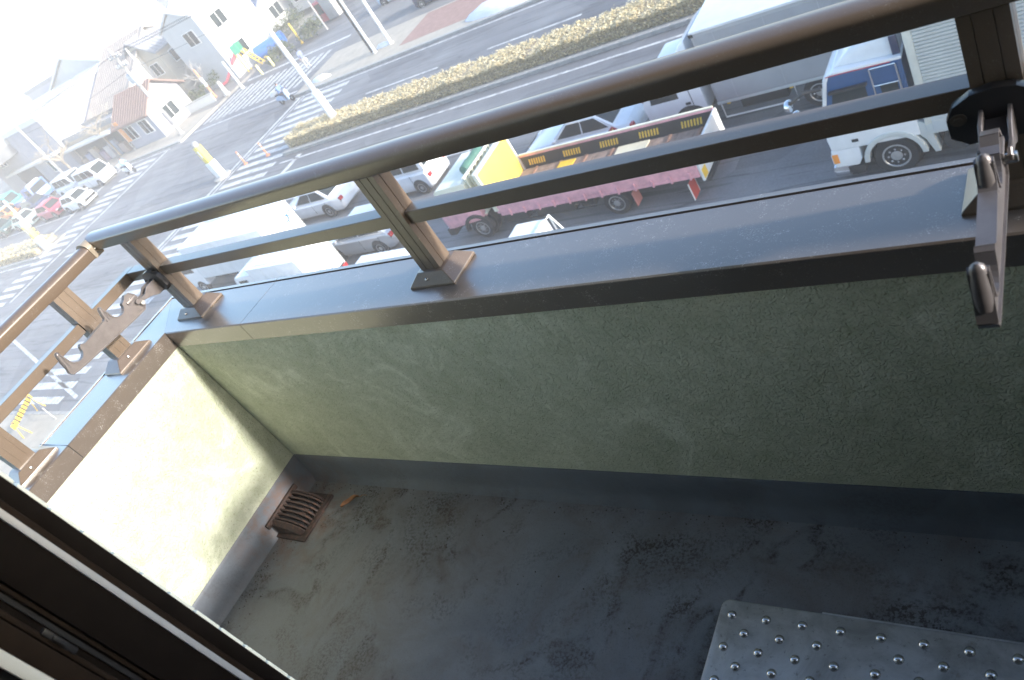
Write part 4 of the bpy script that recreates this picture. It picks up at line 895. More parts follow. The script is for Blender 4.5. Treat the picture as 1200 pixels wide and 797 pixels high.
# ---- white box lorry and white delivery van at the left, white kei lorry near the coping
def vbox(label, name, loc, L, W, H, cab, box_h0, roof_lines=True, logo=False, cat='lorry'):
    """front towards -x, local origin under the front at the near side"""
    t = thing(name, label, cat, loc)
    m = MB(); m.prism([(.03, .45), (.0, 1.15), (.28, 1.92), (.38, 2.0), (cab, 2.02), (cab, .45)], 'y', .03, W - .03); m.build('cab', WHITE, t, bevel=.05, seg=3)
    panel(t, 'windscreen', [(.04, W - .15, 1.22), (.04, .15, 1.22), (.245, .2, 1.84), (.245, W - .2, 1.84)], GLASS, .012)
    for y, flip in ((.0295, 0), (W - .0295, 1)):
        q = [(.34, y, 1.24), (cab - .35, y, 1.24), (cab - .35, y, 1.82), (.5, y, 1.82)]
        panel(t, 'side_window', q[::-1] if flip else q, GLASS, .01)
    m = MB(); m.box(cab + .06, L, .0, W, box_h0, H); bx_ = m.build('box_body', WHITE, t, bevel=.025)
    m = MB(); m.box(cab + .05, L + .01, -.012, W + .012, H + .001, H + .035); rf = m.build('box_roof', WHITE, t, bevel=.012)
    m = MB(); m.box(cab + .30, L - .25, .16, .175, H + .0355, H + .055); m.box(cab + .30, L - .25, W - .175, W - .16, H + .0355, H + .055); m.box(cab + .285, cab + .299, .16, W - .16, H + .0355, H + .055); m.box(L - .249, L - .235, .16, W - .16, H + .0355, H + .055); m.build('roof_seam', ALU, rf)
    m = MB(); m.box(L - .0, L + .028, -.008, .07, box_h0 - .05, H); m.box(L, L + .028, W - .07, W + .008, box_h0 - .05, H); m.box(L, L + .028, W / 2 - .02, W / 2 + .02, box_h0, H); fr = m.build('door_frame', ALU, t, bevel=.006)
    m = MB(); m.tube([(L + .05, W * .36, box_h0 + .1), (L + .05, W * .36, H - .1)], .015, 6); m.tube([(L + .05, W * .64, box_h0 + .1), (L + .05, W * .64, H - .1)], .015, 6); m.build('door_bar', ALU, fr)
    if logo:
        for cx, cz, r_ in ((W * .72, H - .55, .16), (W * .86, H - .47, .13), (W * .80, H - .72, .12)):
            m = MB(); m.lathe([(r_ * .70, L + .0295), (r_, L + .0295), (r_, L + .036), (r_ * .70, L + .036)], (0, cx, cz), 'x', 20, cap=False); m.build('ring_emblem', BLUEL, t)
    m = MB()
    for k in range(1, int((L - cab) / .9)): m.box(cab + .06 + .9 * k, cab + .075 + .9 * k, -.006, -.0005, box_h0 + .05, H - .05)
    m.build('panel_seam', ALU, bx_)
    m = MB(); m.box(.3, L - .1, .5, .62, .45, box_h0 - .02); m.box(.3, L - .1, W - .62, W - .5, .45, box_h0 - .02); m.build('chassis', DARK, t)
    m = MB(); m.box(L - .02, L + .04, .0, .22, box_h0 - .22, box_h0 - .06); m.build('tail_light', ORANGE, t, bevel=.01); m = MB(); m.box(L - .02, L + .04, W - .22, W, box_h0 - .22, box_h0 - .06); m.build('tail_light', REDL, t, bevel=.01)
    m = MB(); m.box(-.05, .15, .0, W, .32, .58); m.build('bumper', WHITE2, t, bevel=.03)
    for y, s_ in ((.11, -1), (W - .11, 1)):
        wheel(t, cab * .62, y, .36, .2, s_, lugs=5); wheel(t, L - 1.3, y, .36, .2, s_, lugs=5)
    return t
vbox('white box lorry with blue ring emblem on its rear door', 'box_lorry', (-33.9, 16.25, G), 7.9, 1.95, 2.6, 1.65, .85, logo=True)
vbox('white delivery van with ribbed side and an orange tail lamp', 'delivery_van', (-26.6, 14.15, G), 4.5, 1.75, 2.25, 1.4, .7, cat='van')
kt = thing('kei_lorry', 'small white lorry whose cab roof shows just over the coping below the pink lorry', 'lorry', (-12.75, 13.25, G))
m = MB(); m.prism([(.02, .5), (.0, 1.05), (.30, 1.72), (.42, 1.78), (1.42, 1.80), (1.50, 1.72), (1.52, .5)], 'y', .0, 1.40); m.build('cab', WHITE, kt, bevel=.05, seg=3)
panel(kt, 'windscreen', [(.05, 1.28, 1.12), (.05, .12, 1.12), (.255, .16, 1.62), (.255, 1.24, 1.62)], GLASS, .012); panel(kt, 'side_window', [(.36, -.001, 1.1), (1.2, -.001, 1.1), (1.2, -.001, 1.6), (.5, -.001, 1.6)], GLASS, .008)
m = MB(); m.box(1.56, 3.3, .0, 1.40, .62, .72); m.box(1.56, 3.3, -.0, .03, .72, 1.0); m.box(1.56, 3.3, 1.37, 1.40, .72, 1.0); m.box(3.27, 3.3, .03, 1.37, .72, 1.0); m.build('bed', WHITE, kt, bevel=.008)
m = MB(); m.tube([(1.66, .06, .72), (1.66, .06, 1.92), (1.66, 1.34, 1.92), (1.66, 1.34, .72)], .03, 8); m.tube([(1.66, .06, 1.92), (2.1, .06, .8)], .02, 6); m.tube([(1.66, 1.34, 1.92), (2.1, 1.34, .8)], .03, 6); m.tube([(1.66, .06, 1.4), (1.66, 1.34, 1.4)], .02, 6); m.build('load_guard', WHITE2, kt)
for y, s_ in ((.10, -1), (1.30, 1)): wheel(kt, .75, y, .27, .15, s_, lugs=4); wheel(kt, 2.6, y, .27, .15, s_, lugs=4)
m = MB(); m.box(.3, 3.2, .4, 1.0, .35, .6); m.build('chassis', DARK, kt)
# ---- blue lorry in the queue on the left
bl = thing('blue_lorry', 'blue lorry with a white front in the queue at the far left', 'lorry', (-88.6, 34.9, G), 0, 'vehicles waiting beyond the far crosswalk')
m = MB(); m.box(3.4, 5.1, .0, 2.0, .5, 2.2); m.build('cab', TRUCKB, bl, bevel=.08); m = MB(); m.box(5.101, 5.13, .2, 1.8, .9, 1.35); m.build('grille', WHITE2, bl); panel(bl, 'windscreen', [(5.101, .15, 1.42), (5.101, 1.85, 1.42), (5.101, 1.8, 2.05), (5.101, .2, 2.05)], GLASS, .015)
panel(bl, 'side_window', [(4.0, -.001, 1.4), (4.9, -.001, 1.4), (4.9, -.001, 2.0), (4.0, -.001, 2.0)], GLASS, .01); m = MB(); m.box(0, 3.3, -.05, 2.05, .8, 1.3); m.build('bed', TRUCKB, bl, bevel=.02); m = MB(); m.box(4.2, 4.9, .3, 1.7, 2.201, 2.35); m.build('roof_board', WHITE2, bl, bevel=.03)
for y, s_ in ((.1, -1), (1.9, 1)): wheel(bl, 4.3, y, .38, .2, s_, lugs=5); wheel(bl, 1.0, y, .38, .2, s_, lugs=5)

# ------------------------------------------------------------------ poles, markers, barriers
POLEW = mat('pale_pole', (.55, .55, .54), .6, 0, .4, .08, 2); POLEG = mat('concrete_pole', (.33, .32, .31), .85, 0, .3, .12, 2)
def pole(name, label, cat, x, y, h, r, m_, g=.13, extra=None, group=None):
    t = thing(name, label, cat, (x, y, G + g), 0, group)
    m = MB(); m.lathe([(r * 1.5, 0), (r * 1.5, .12), (r, .13), (r * .72, h), (r * .3, h + .02)], (0, 0, 0), 'z', 14); m.build('shaft', m_, t)
    return t
p1 = pole('signal_pole', 'tall pale pole on the end of the hedged median wrapped in a white board', 'pole', -34.2, 29.95, 12.5, .15, POLEW)
m = MB(); m.lathe([(.165, .35), (.235, .37), (.235, 2.25), (.165, 2.27)], (0, 0, 0), 'z', 14); m.build('board_wrap', WHITE2, p1)
m = MB(); m.tube([(0, 0, 9.6), (-2.6, -.6, 10.0)], .05, 8); m.box(-3.6, -2.5, -.75, -.45, 9.75, 10.15); m.build('signal_arm', POLEW, p1)
p3 = pole('signal_pole', 'white signal pole on the far kerb with a dark strip down its side', 'pole', -38.1, 39.5, 7.5, .11, POLEW)
m = MB(); m.box(-.30, -.17, -.05, .05, .1, 5.2); m.build('dark_strip', mat('dark_strip', (.06, .045, .035), .6), p3); m = MB(); m.box(-.17, -.05, -.02, .02, 1.2, 1.26); m.box(-.17, -.05, -.02, .02, 4.2, 4.26); m.build('bracket', POLEW, p3)
m = MB(); m.tube([(0, 0, 4.4), (-1.6, .1, 4.45)], .03, 6); m.build('crossbar', POLEW, p3)
pole('lamp_post', 'white lamp post on the far pavement right of the signal pole', 'pole', -36.9, 40.0, 8.0, .13, POLEW)
pole('lamp_post', 'thin grey lamp post beside the shrubs near the pale kiosk', 'pole', -51.9, 50.1, 6.5, .07, POLEG)
wc = pole('lamp_post', 'short white post at the kerb of the playground corner', 'post', -58.4, 44.2, 2.6, .11, WHITE2)
up1 = pole('utility_pole', 'concrete utility pole with transformers before the brown roofed house', 'pole', -62.5, 39.2, 8.2, .16, POLEG)
m = MB(); m.lathe([(.02, 4.9), (.27, 4.92), (.29, 5.0), (.29, 5.75), (.24, 5.85), (.02, 5.9)], (.42, -.1, 0), 'z', 14); m.lathe([(.02, 5.1), (.25, 5.12), (.25, 5.9), (.02, 6.0)], (-.45, .1, 0), 'z', 14); m.build('transformer', mat('transformer_grey', (.48, .50, .51), .5), up1)
for zz in (6.6, 7.4):
    m = MB(); m.box(-.9, .9, -.05, .05, zz, zz + .09); ar = m.build('cross_arm', POLEG, up1)
    m = MB()
    for k in (-.8, -.4, .4, .8): m.lathe([(.05, zz + .09), (.08, zz + .16), (.05, zz + .24), (.07, zz + .30), (.02, zz + .36)], (k, 0, 0), 'z', 8)
    m.build('insulator', WHITE2, ar)
m = MB(); m.lathe([(.19, 1.0), (.20, 1.02), (.20, 2.2), (.19, 2.22)], (0, 0, 0), 'z', 14); m.build('grey_wrap', mat('wrap_grey', (.18, .18, .19), .7), up1)
oc = thing('overhead_cables', 'overhead cables strung along the far pavement between the utility poles', 'cables', (-62.5, 39.2, G + .13))
for k, (dy, z_) in enumerate(((-.8, 7.75), (-.4, 7.75), (.4, 7.75), (.8, 7.75), (0, 6.2))):
    MB().tube([(-22.1 * f, dy, z_ - .9 * f * .6 - 1.4 * f * (1 - f)) for f in [i / 10 for i in range(11)]], .018, 5).build('cable', BLACKP, oc)
    MB().tube([(34 * f, dy + 1.5 * f, z_ - 1.8 * f * (1 - f)) for f in [i / 12 for i in range(13)]], .016, 5).build('cable', BLACKP, oc)
pole('utility_pole', 'slim pale pole standing behind the concrete utility pole', 'pole', -69.0, 44.6, 7.0, .11, POLEW)
pole('utility_pole', 'pale pole in front of the grey building at the left edge', 'pole', -84.6, 39.2, 7.0, .12, POLEW)
rpole = pole('barber_pole', 'orange and white banded pole at the end of the garden wall', 'pole', -63.5, 45.0, 2.9, .10, mat('orange_pole', (.62, .22, .10), .5))
m = MB(); m.lathe([(.125, 1.2), (.13, 1.22), (.13, 2.0), (.125, 2.02)], (0, 0, 0), 'z', 14); m.build('white_band', WHITE2, rpole)
pole('gate_post', 'thick cream post beside the orange and white pole', 'post', -61.0, 44.4, 1.3, .20, mat('cream_post2', (.58, .55, .48), .7))
ym = pole('marker_pole', 'yellow marker pole in front of the long green shrub', 'pole', -54.7, 49.4, 1.9, .09, YELLOW)
for x, y, lb in ((-57.0, 45.7, 'yellow bollard nearer the red slide'), (-56.2, 46.6, 'yellow bollard nearer the green shrub')):
    b_ = thing('bollard', lb + ' at the playground edge', 'bollard', (x, y, G + .13), 0, 'yellow bollards at the playground')
    m = MB(); m.lathe([(.10, 0), (.10, .82), (.08, .88), (.02, .9)], (0, 0, 0), 'z', 12); m.build('shaft', YELLP, b_); m = MB(); m.lathe([(.104, .62), (.104, .70)], (0, 0, 0), 'z', 12); m.build('band', WHITE2, b_)
def marker(label, x, y, rz=0.):
    t = thing('traffic_marker', label, 'traffic marker', (x, y, G), rz, 'yellow and white markers on the traffic islands')
    m = MB(); m.lathe([(.62, .004), (.62, .14), (.55, .17)], (0, 0, 0), 'z', 20); m.build('island', KERB, t)
    m = MB(); m.box(-.26, .26, -.26, .26, .165, 1.25); m.build('base', WHITE2, t, bevel=.04)
    m = MB(); m.box(-.21, .21, -.21, .21, 1.252, 2.45); y_ = m.build('yellow_panel', mat('marker_yellow', (.72, .56, .10), .5, 0, .4, .06, 4), t, bevel=.03)
    m = MB(); m.box(-.07, .07, -.222, -.211, 1.7, 2.2); m.build('arrow_plate', WHITE2, y_); m = MB(); m.lathe([(.2, 2.451), (.2, 2.62), (.12, 2.74), (.02, 2.78)], (0, 0, 0), 'z', 14); m.build('lamp_cap', POLEG, t)
marker('white and yellow marker post in the middle of the junction', -44.6, 28.3)
marker('white and yellow marker post by the far median at the left', -66.6, 25.5)
dl = []
for x, y, lb in ((-42.9, 29.15, 'orange slender post nearer the white and yellow marker'), (-40.7, 29.35, 'orange slender post nearer the hedge end')):
    t = thing('delineator', lb, 'delineator', (x, y, G), 0, 'orange posts between the marker and the hedge')
    m = MB(); m.lathe([(.16, .004), (.14, .05), (.045, .07), (.04, .95), (.02, .98)], (0, 0, 0), 'z', 12); m.build('shaft', mat('orange_plastic', (.60, .20, .08), .5), t)
    m = MB(); m.lathe([(.047, .50), (.047, .60)], (0, 0, 0), 'z', 12); m.lathe([(.045, .72), (.045, .82)], (0, 0, 0), 'z', 12); m.build('band', WHITE2, t)
tb = thing('striped_pole', 'slim leaning yellow and black banded pole at the left crosswalk', 'pole', (-70.6, 27.4, G))
m = MB(); m.lathe([(.09, .0), (.085, 4.2)], (0, 0, 0), 'z', 10); m.build('shaft', POLEW, tb)
for k in range(6):
    m = MB(); m.lathe([(.095, .3 + .2 * k), (.095, .49 + .2 * k)], (0, 0, 0), 'z', 10); m.build('band', YELLOW if k % 2 == 0 else BLACK, tb)
# yellow and black barrier near the pavement corner below the balcony
br = thing('barrier', 'yellow and black barrier bar on the near pavement corner', 'barrier', (-38.9, 8.4, G + .14), math.radians(-52))
L = 2.4; m = MB(); m.box(-L / 2, L / 2, -.03, .03, .62, .88); bb = m.build('bar', YELLOW, br, bevel=.01)
for k in range(8):
    x = -L / 2 + .12 + k * .28; m = MB(); m.prism([(x, .615), (x + .10, .615), (x + .17, .885), (x + .07, .885)], 'y', -.034, .034); m.build('black_stripe', BLACK, bb, smooth=False)
for x in (-1., 1.): m = MB(); m.tube([(x, -.25, 0), (x, 0, .9), (x, .25, 0)], .025, 6); m.build('leg', YELLOW, br)
ch = thing('guard_rail', 'thin dark metal guard rail beside the yellow and black barrier', 'guard rail', (-41.0, 9.6, G + .14), math.radians(-14))
m = MB(); m.tube([(0, 0, .8), (4.2, 0, .8)], .035, 8); m.build('rail', mat('guard_dark', (.12, .12, .13), .5, .3), ch)
for x in (.05, 2.1, 4.15): m = MB(); m.tube([(x, 0, 0), (x, 0, .8)], .03, 8); m.build('post', POLEG, ch)
for i, (x, y, sc, lb) in enumerate(((-26.3, 38.6, 1.6, 'wide bright white heap on the far traffic island'), (-43.0, 38.6, .55, 'small bright white heap on the far kerb near the walking person'), (-37.6, 40.1, .4, 'little bright white heap at the foot of the white lamp post'))):
    m = MB(); rr_ = random.Random(i); n = 22; rings = []
    for j, (f, z) in enumerate(((1, 0), (.93, .16), (.75, .33), (.45, .45), (.12, .5))):
        rings.append([(sc * f * 1.9 * math.cos(2 * math.pi * k / n) * rr_.uniform(.86, 1.1), sc * f * .55 * math.sin(2 * math.pi * k / n) * rr_.uniform(.86, 1.1), z * (sc * .55 + .3) * rr_.uniform(.85, 1.1)) for k in range(n)])
    m.loft(rings); tag(m.build('white_heap', mat('white_heap', (.75, .75, .76), .8, 0, .3, .06, 3, .5, 9, .08), loc=(x, y, G + .13), sharp=80), lb, 'heap')
# playground
sldr = thing('slide', 'red chute playground slide with yellow ladder', 'slide', (-61.6, 48.4, G + .13), math.radians(200))
m = MB(); m.loft([[(.0, -.30, 1.9), (.0, .30, 1.9), (.0, .30, 1.82), (.0, -.30, 1.82)], [(1.2, -.3, 1.05), (1.2, .3, 1.05), (1.2, .3, .97), (1.2, -.3, .97)], [(2.5, -.3, .22), (2.5, .3, .22), (2.5, .3, .14), (2.5, -.3, .14)], [(3.0, -.3, .18), (3.0, .3, .18), (3.0, .3, .1), (3.0, -.3, .1)]]); cu = m.build('chute', mat('slide_red', (.60, .10, .13), .4, 0, .5, .06, 4), sldr)
for s_ in (-1, 1): m = MB(); m.loft([[(x, s_ * .32 - .03, z), (x, s_ * .32 + .03, z), (x, s_ * .32 + .03, z + .22), (x, s_ * .32 - .03, z + .22)] for x, z in ((0, 1.84), (1.2, .99), (2.5, .16), (3.0, .12))]); m.build('chute_side', MATS['slide_red'], cu)
m = MB(); m.box(-.7, 0, -.35, .35, 1.78, 1.86); m.build('platform', mat('play_green', (.06, .38, .22), .5), sldr)
for gy in (-.37, .33): MB().box(-.7, 0, gy, gy + .04, 1.87, 2.6).build('side_guard', MATS['play_green'], sldr)
m = MB(); m.tube([(-.7, -.3, 1.85), (-1.7, -.3, 0)], .05, 6); m.tube([(-.7, .3, 1.85), (-1.7, .3, 0)], .05, 6)
for k in range(6): m.tube([(-.85 - .16 * k, -.3, 1.58 - .29 * k), (-.85 - .16 * k, .3, 1.58 - .29 * k)], .035, 6)
m.build('ladder', YELLOW, sldr); m = MB(); m.tube([(-.05, -.3, 1.8), (-.05, -.3, 0)], .05, 6); m.tube([(-.05, .3, 1.8), (-.05, .3, 0)], .05, 6); m.build('leg', YELLOW, sldr)
tun = thing('play_tunnel', 'blue play tunnel on the dark playground ground beside the slide', 'play tunnel', (-60.3, 51.0, G + .13), math.radians(35))
m = MB(); n = 16; m.loft([[(x, r_ * math.cos(2 * math.pi * k / n), .62 + r_ * math.sin(2 * math.pi * k / n)) for k in range(n)] for x, r_ in ((-1.5, .60), (1.5, .60), (1.5, .5), (-1.5, .5), (-1.5, .60))], cap=False); m.build('tube', mat('play_blue', (.03, .13, .42), .4), tun); m = MB(); m.box(-1.0, -.8, -.4, .4, 0, .15); m.box(.8, 1.0, -.4, .4, 0, .15); m.build('foot', YELLOW, tun)

# ------------------------------------------------------------------ people
def person(label, x, y, rz, top, legs, g=.13, pose='walk', hold=None):
    """one continuous skinned body, converted to a plain mesh; clothing by face material"""
    if pose == 'walk':
        J = dict(pel=(0, 0, .92), wa=(.01, 0, 1.08), ch=(.03, 0, 1.30), nk=(.045, 0, 1.46), hd=(.07, 0, 1.56), ht=(.075, 0, 1.70),
                 ls=(.03, .17, 1.40), le=(-.06, .21, 1.14), lw=(.02, .22, .92), rs=(.03, -.17, 1.40), re=(.02, -.22, 1.14), rw=(.16, -.20, .96),
                 lh=(0, .09, .88), lk=(.12, .10, .50), la=(.10, .10, .09), lt=(.26, .11, .04), rh=(0, -.09, .88), rk=(.03, -.10, .48), ra=(-.22, -.10, .12), rt=(-.09, -.11, .03))
    else:
        J = dict(pel=(-.05, 0, .80), wa=(-.03, 0, .96), ch=(.06, 0, 1.18), nk=(.10, 0, 1.34), hd=(.14, 0, 1.43), ht=(.15, 0, 1.57),
                 ls=(.08, .17, 1.28), le=(.22, .23, 1.06), lw=(.44, .22, .98), rs=(.08, -.17, 1.28), re=(.22, -.23, 1.06), rw=(.44, -.22, .98),
                 lh=(-.03, .10, .78), lk=(.34, .15, .70), la=(.26, .12, .30), lt=(.42, .12, .26), rh=(-.03, -.10, .78), rk=(.34, -.15, .70), ra=(.26, -.12, .30), rt=(.42, -.12, .26))
    E = [('pel', 'wa'), ('wa', 'ch'), ('ch', 'nk'), ('nk', 'hd'), ('hd', 'ht'), ('ch', 'ls'), ('ls', 'le'), ('le', 'lw'), ('ch', 'rs'), ('rs', 're'), ('re', 'rw'), ('pel', 'lh'), ('lh', 'lk'), ('lk', 'la'), ('la', 'lt'), ('pel', 'rh'), ('rh', 'rk'), ('rk', 'ra'), ('ra', 'rt')]
    rad = dict(pel=.15, wa=.14, ch=.16, nk=.055, hd=.085, ht=.09, ls=.07, le=.048, lw=.034, rs=.07, re=.048, rw=.034, lh=.095, lk=.062, la=.042, lt=.035, rh=.095, rk=.062, ra=.042, rt=.035)
    names = list(J); V = [J[k] for k in names]; ED = [(names.index(a), names.index(b)) for a, b in E]; R_ = [rad[k] for k in names]
    for side, wn, en in (('l', 'lw', 'le'), ('r', 'rw', 're')):              # palm and five fingers
        d = (Vector(J[wn]) - Vector(J[en])).normalized(); p = Vector(J[wn]) + d * .07; V.append(tuple(p)); ED.append((names.index(wn), len(V) - 1)); R_.append(.030); pi_ = len(V) - 1
        for k in range(5):
            o_ = Vector((.012 * (k - 2), .006 * (k - 2), 0)) if k else Vector((.035, 0, .01)); V.append(tuple(p + o_ * 1.2 + d * (.075 if k else .03))); ED.append((pi_, len(V) - 1)); R_.append(.009)
    me = bpy.data.meshes.new('body'); me.from_pydata(V, ED, []); o = bpy.data.objects.new('person', me); C.objects.link(o)
    sk = o.modifiers.new('skin', 'SKIN'); sv = me.skin_vertices[0].data
    for i, r in enumerate(R_): sv[i].radius = (r, r)
    sv[0].use_root = True
    o.modifiers.new('sub', 'SUBSURF').levels = 1
    dg = bpy.context.evaluated_depsgraph_get(); nm = bpy.data.meshes.new_from_object(o.evaluated_get(dg)); nm.name = 'person'
    o.modifiers.clear(); o.data = nm; nm.materials.clear()
    SK = mat('skin', (.42, .26, .19), .6); HAIR = mat('hair', (.018, .015, .014), .6); SHOE = mat('shoe', (.03, .028, .026), .6)
    for mm in (top, legs, SK, HAIR, SHOE): nm.materials.append(mm)
    hz_, nz, cz_ = J['hd'][2], J['nk'][2], J['pel'][2]; hx_ = J['hd'][0]
    for p in nm.polygons:
        c = p.center; i = 0
        if c.z < J['lt'][2] + .06: i = 4
        elif c.z > nz + .03: i = 3 if (c.z > hz_ + .07 or c.x < hx_ - .01) else 2
        elif (Vector(J['lw']) - c).length < .075 + .0 or (Vector(J['rw']) - c).length < .075: i = 2
        elif (pose == 'walk' and c.z < cz_ - .03 and abs(c.y) < .19) or (pose != 'walk' and c.z < cz_ + .05 and abs(c.y) < .21 and c.x < .46 and c.z < .88): i = 1
        p.material_index = i; p.use_smooth = True
    o.location = (x, y, G + g); o.rotation_euler = (0, 0, rz); tag(o, label, 'person')
    m = MB(); m.lathe([(.012, .13), (.018, .105), (.012, .09)], (0, 0, hz_ + .02), 'x', 6); m.build('nose', SK, o, loc=(hx_ - .01, 0, 0))
    m = MB()
    for s_ in (-1, 1): m.lathe([(.012, .070), (.010, .088)], (hx_ + .0, s_ * .033, hz_ + .05), 'x', 6)
    m.build('eyes', HAIR, o)
    return o
person('person in a grey blue jacket walking on the far tan pavement', -47.3, 42.0, math.radians(160), mat('grey_blue_cloth', (.17, .20, .30), .9), mat('pale_trousers', (.40, .38, .36), .9))
bg_ = tag(MB().loft([[(-.16, -.06, 0), (.16, -.06, 0), (.16, .06, 0), (-.16, .06, 0)], [(-.19, -.08, .18), (.19, -.08, .18), (.19, .08, .18), (-.19, .08, .18)], [(-.15, -.03, .32), (.15, -.03, .32), (.15, .03, .32), (-.15, .03, .32)]]).build('bag', WHITE2, bevel=.02, loc=(-47.46, 42.24, G + .60)), 'white bag carried by the walking person', 'bag')
def scooter(label, x, y, rz, m_, group):
    t = thing('scooter', label, 'scooter', (x, y, G), rz, group)
    for fx in (-.58, .62):
        m = MB(); m.lathe([(.12, -.045), (.22, -.05), (.235, -.02), (.235, .02), (.22, .05), (.12, .045)], (fx, 0, .235), 'y', 18); w_ = m.build('wheel', RUBBER, t); m = MB(); m.lathe([(.12, -.04), (.05, -.055), (.05, .055), (.12, .04)], (fx, 0, .235), 'y', 14); m.build('rim', RIM, w_)
    m = MB(); m.loft([[(-.85, -.12, .45), (-.85, .12, .45), (-.85, .10, .62), (-.85, -.10, .62)], [(-.4, -.19, .36), (-.4, .19, .36), (-.4, .16, .72), (-.4, -.16, .72)], [(-.08, -.16, .30), (-.08, .16, .30), (-.08, .14, .66), (-.08, -.14, .66)], [(.05, -.15, .24), (.05, .15, .24), (.05, .15, .32), (.05, -.15, .32)], [(.38, -.15, .24), (.38, .15, .24), (.38, .15, .32), (.38, -.15, .32)]]); m.build('body', m_, t, bevel=.03)
    m = MB(); m.loft([[(.40, -.19, .28), (.40, .19, .28), (.46, .16, .28), (.46, -.16, .28)], [(.36, -.18, .80), (.36, .18, .80), (.46, .12, .80), (.46, -.12, .80)], [(.32, -.10, .98), (.32, .10, .98), (.40, .08, .98), (.40, -.08, .98)]]); m.build('front_shield', m_, t, bevel=.02)
    m = MB(); m.box(-.80, -.12, -.13, .13, .73, .80); m.build('seat', BLACK, t, bevel=.03); m = MB(); m.tube([(.34, -.33, 1.0), (.36, 0, .98), (.34, .33, 1.0)], .02, 6); m.build('handlebar', BLACK, t); m = MB(); m.box(-1.05, -.72, -.18, .18, .82, 1.12); m.build('box', WHITE2, t, bevel=.02); m = MB(); m.lathe([(.02, .47), (.07, .45), (.08, .40)], (0, 0, .82), 'x', 12); m.build('headlight', CLEAR, t)
    return t
BLC = mat('blue_cloth', (.12, .20, .38), .9); DKC = mat('dark_cloth', (.05, .055, .08), .9)
scooter('pale scooter ridden by the rider in blue at the far side crosswalk', -45.5, 37.0, 0, mat('scooter_pale_blue', (.30, .40, .56), .35), 'scooters on the avenue'); person('rider in a blue jacket on the pale scooter by the far kerb', -45.6, 37.0, 0, BLC, DKC, 0, 'ride')
scooter('white scooter at the kerb before the shop with the orange banner', -65.6, 34.9, 0, WHITE, 'scooters on the avenue'); person('rider in a light blue jacket on the white scooter', -65.7, 34.9, 0, mat('light_blue_cloth', (.22, .42, .60), .9), DKC, 0, 'ride')

# ------------------------------------------------------------------ buildings on the far side
WALLW = mat('white_wall', (.50, .50, .49), .85, 0, .3, .05, .8); WALLG = mat('grey_wall', (.33, .33, .37), .85, 0, .3, .08, .8); WALLP = mat('pinkish_wall', (.38, .31, .29), .85, 0, .3, .1, .8)
ROOFB = mat('brown_roof', (.19, .12, .098), .7, 0, .3, .15, 3); ROOFBL = mat('blue_roof', (.10, .13, .21), .55, 0, .4, .10, 2); ROOFG = mat('grey_roof', (.26, .26, .27), .7, 0, .3, .12, 2); ROOFW = mat('white_sheet_roof', (.54, .55, .56), .5, 0, .4, .05, .6); ROOFT = mat('taupe_roof', (.25, .22, .20), .7, 0, .3, .12, 1.5)
def window(t, x, y, z, wd, h, face='y', fm=WHITE2):
    m = MB(); e = .06
    if face == 'y':
        m.box(x - .07, x, y - e, y - .002, z - .07, z + h + .07); m.box(x + wd, x + wd + .07, y - e, y - .002, z - .07, z + h + .07); m.box(x, x + wd, y - e, y - .002, z - .07, z); m.box(x, x + wd, y - e, y - .002, z + h, z + h + .07); m.box(x + wd / 2 - .03, x + wd / 2 + .03, y - e + .01, y - .002, z, z + h)
        f = m.build('window', fm, t); p = MB(); p.box(x, x + wd, y - .02, y - .003, z, z + h)
    else:
        m.box(x + .002, x + e, y - .07, y, z - .07, z + h + .07); m.box(x + .002, x + e, y + wd, y + wd + .07, z - .07, z + h + .07); m.box(x + .002, x + e, y, y + wd, z - .07, z); m.box(x + .002, x + e, y, y + wd, z + h, z + h + .07); m.box(x + .002, x + e - .01, y + wd / 2 - .03, y + wd / 2 + .03, z, z + h)
        f = m.build('window', fm, t); p = MB(); p.box(x + .003, x + .02, y, y + wd, z, z + h)
    p.build('pane', GLASS, f); return f
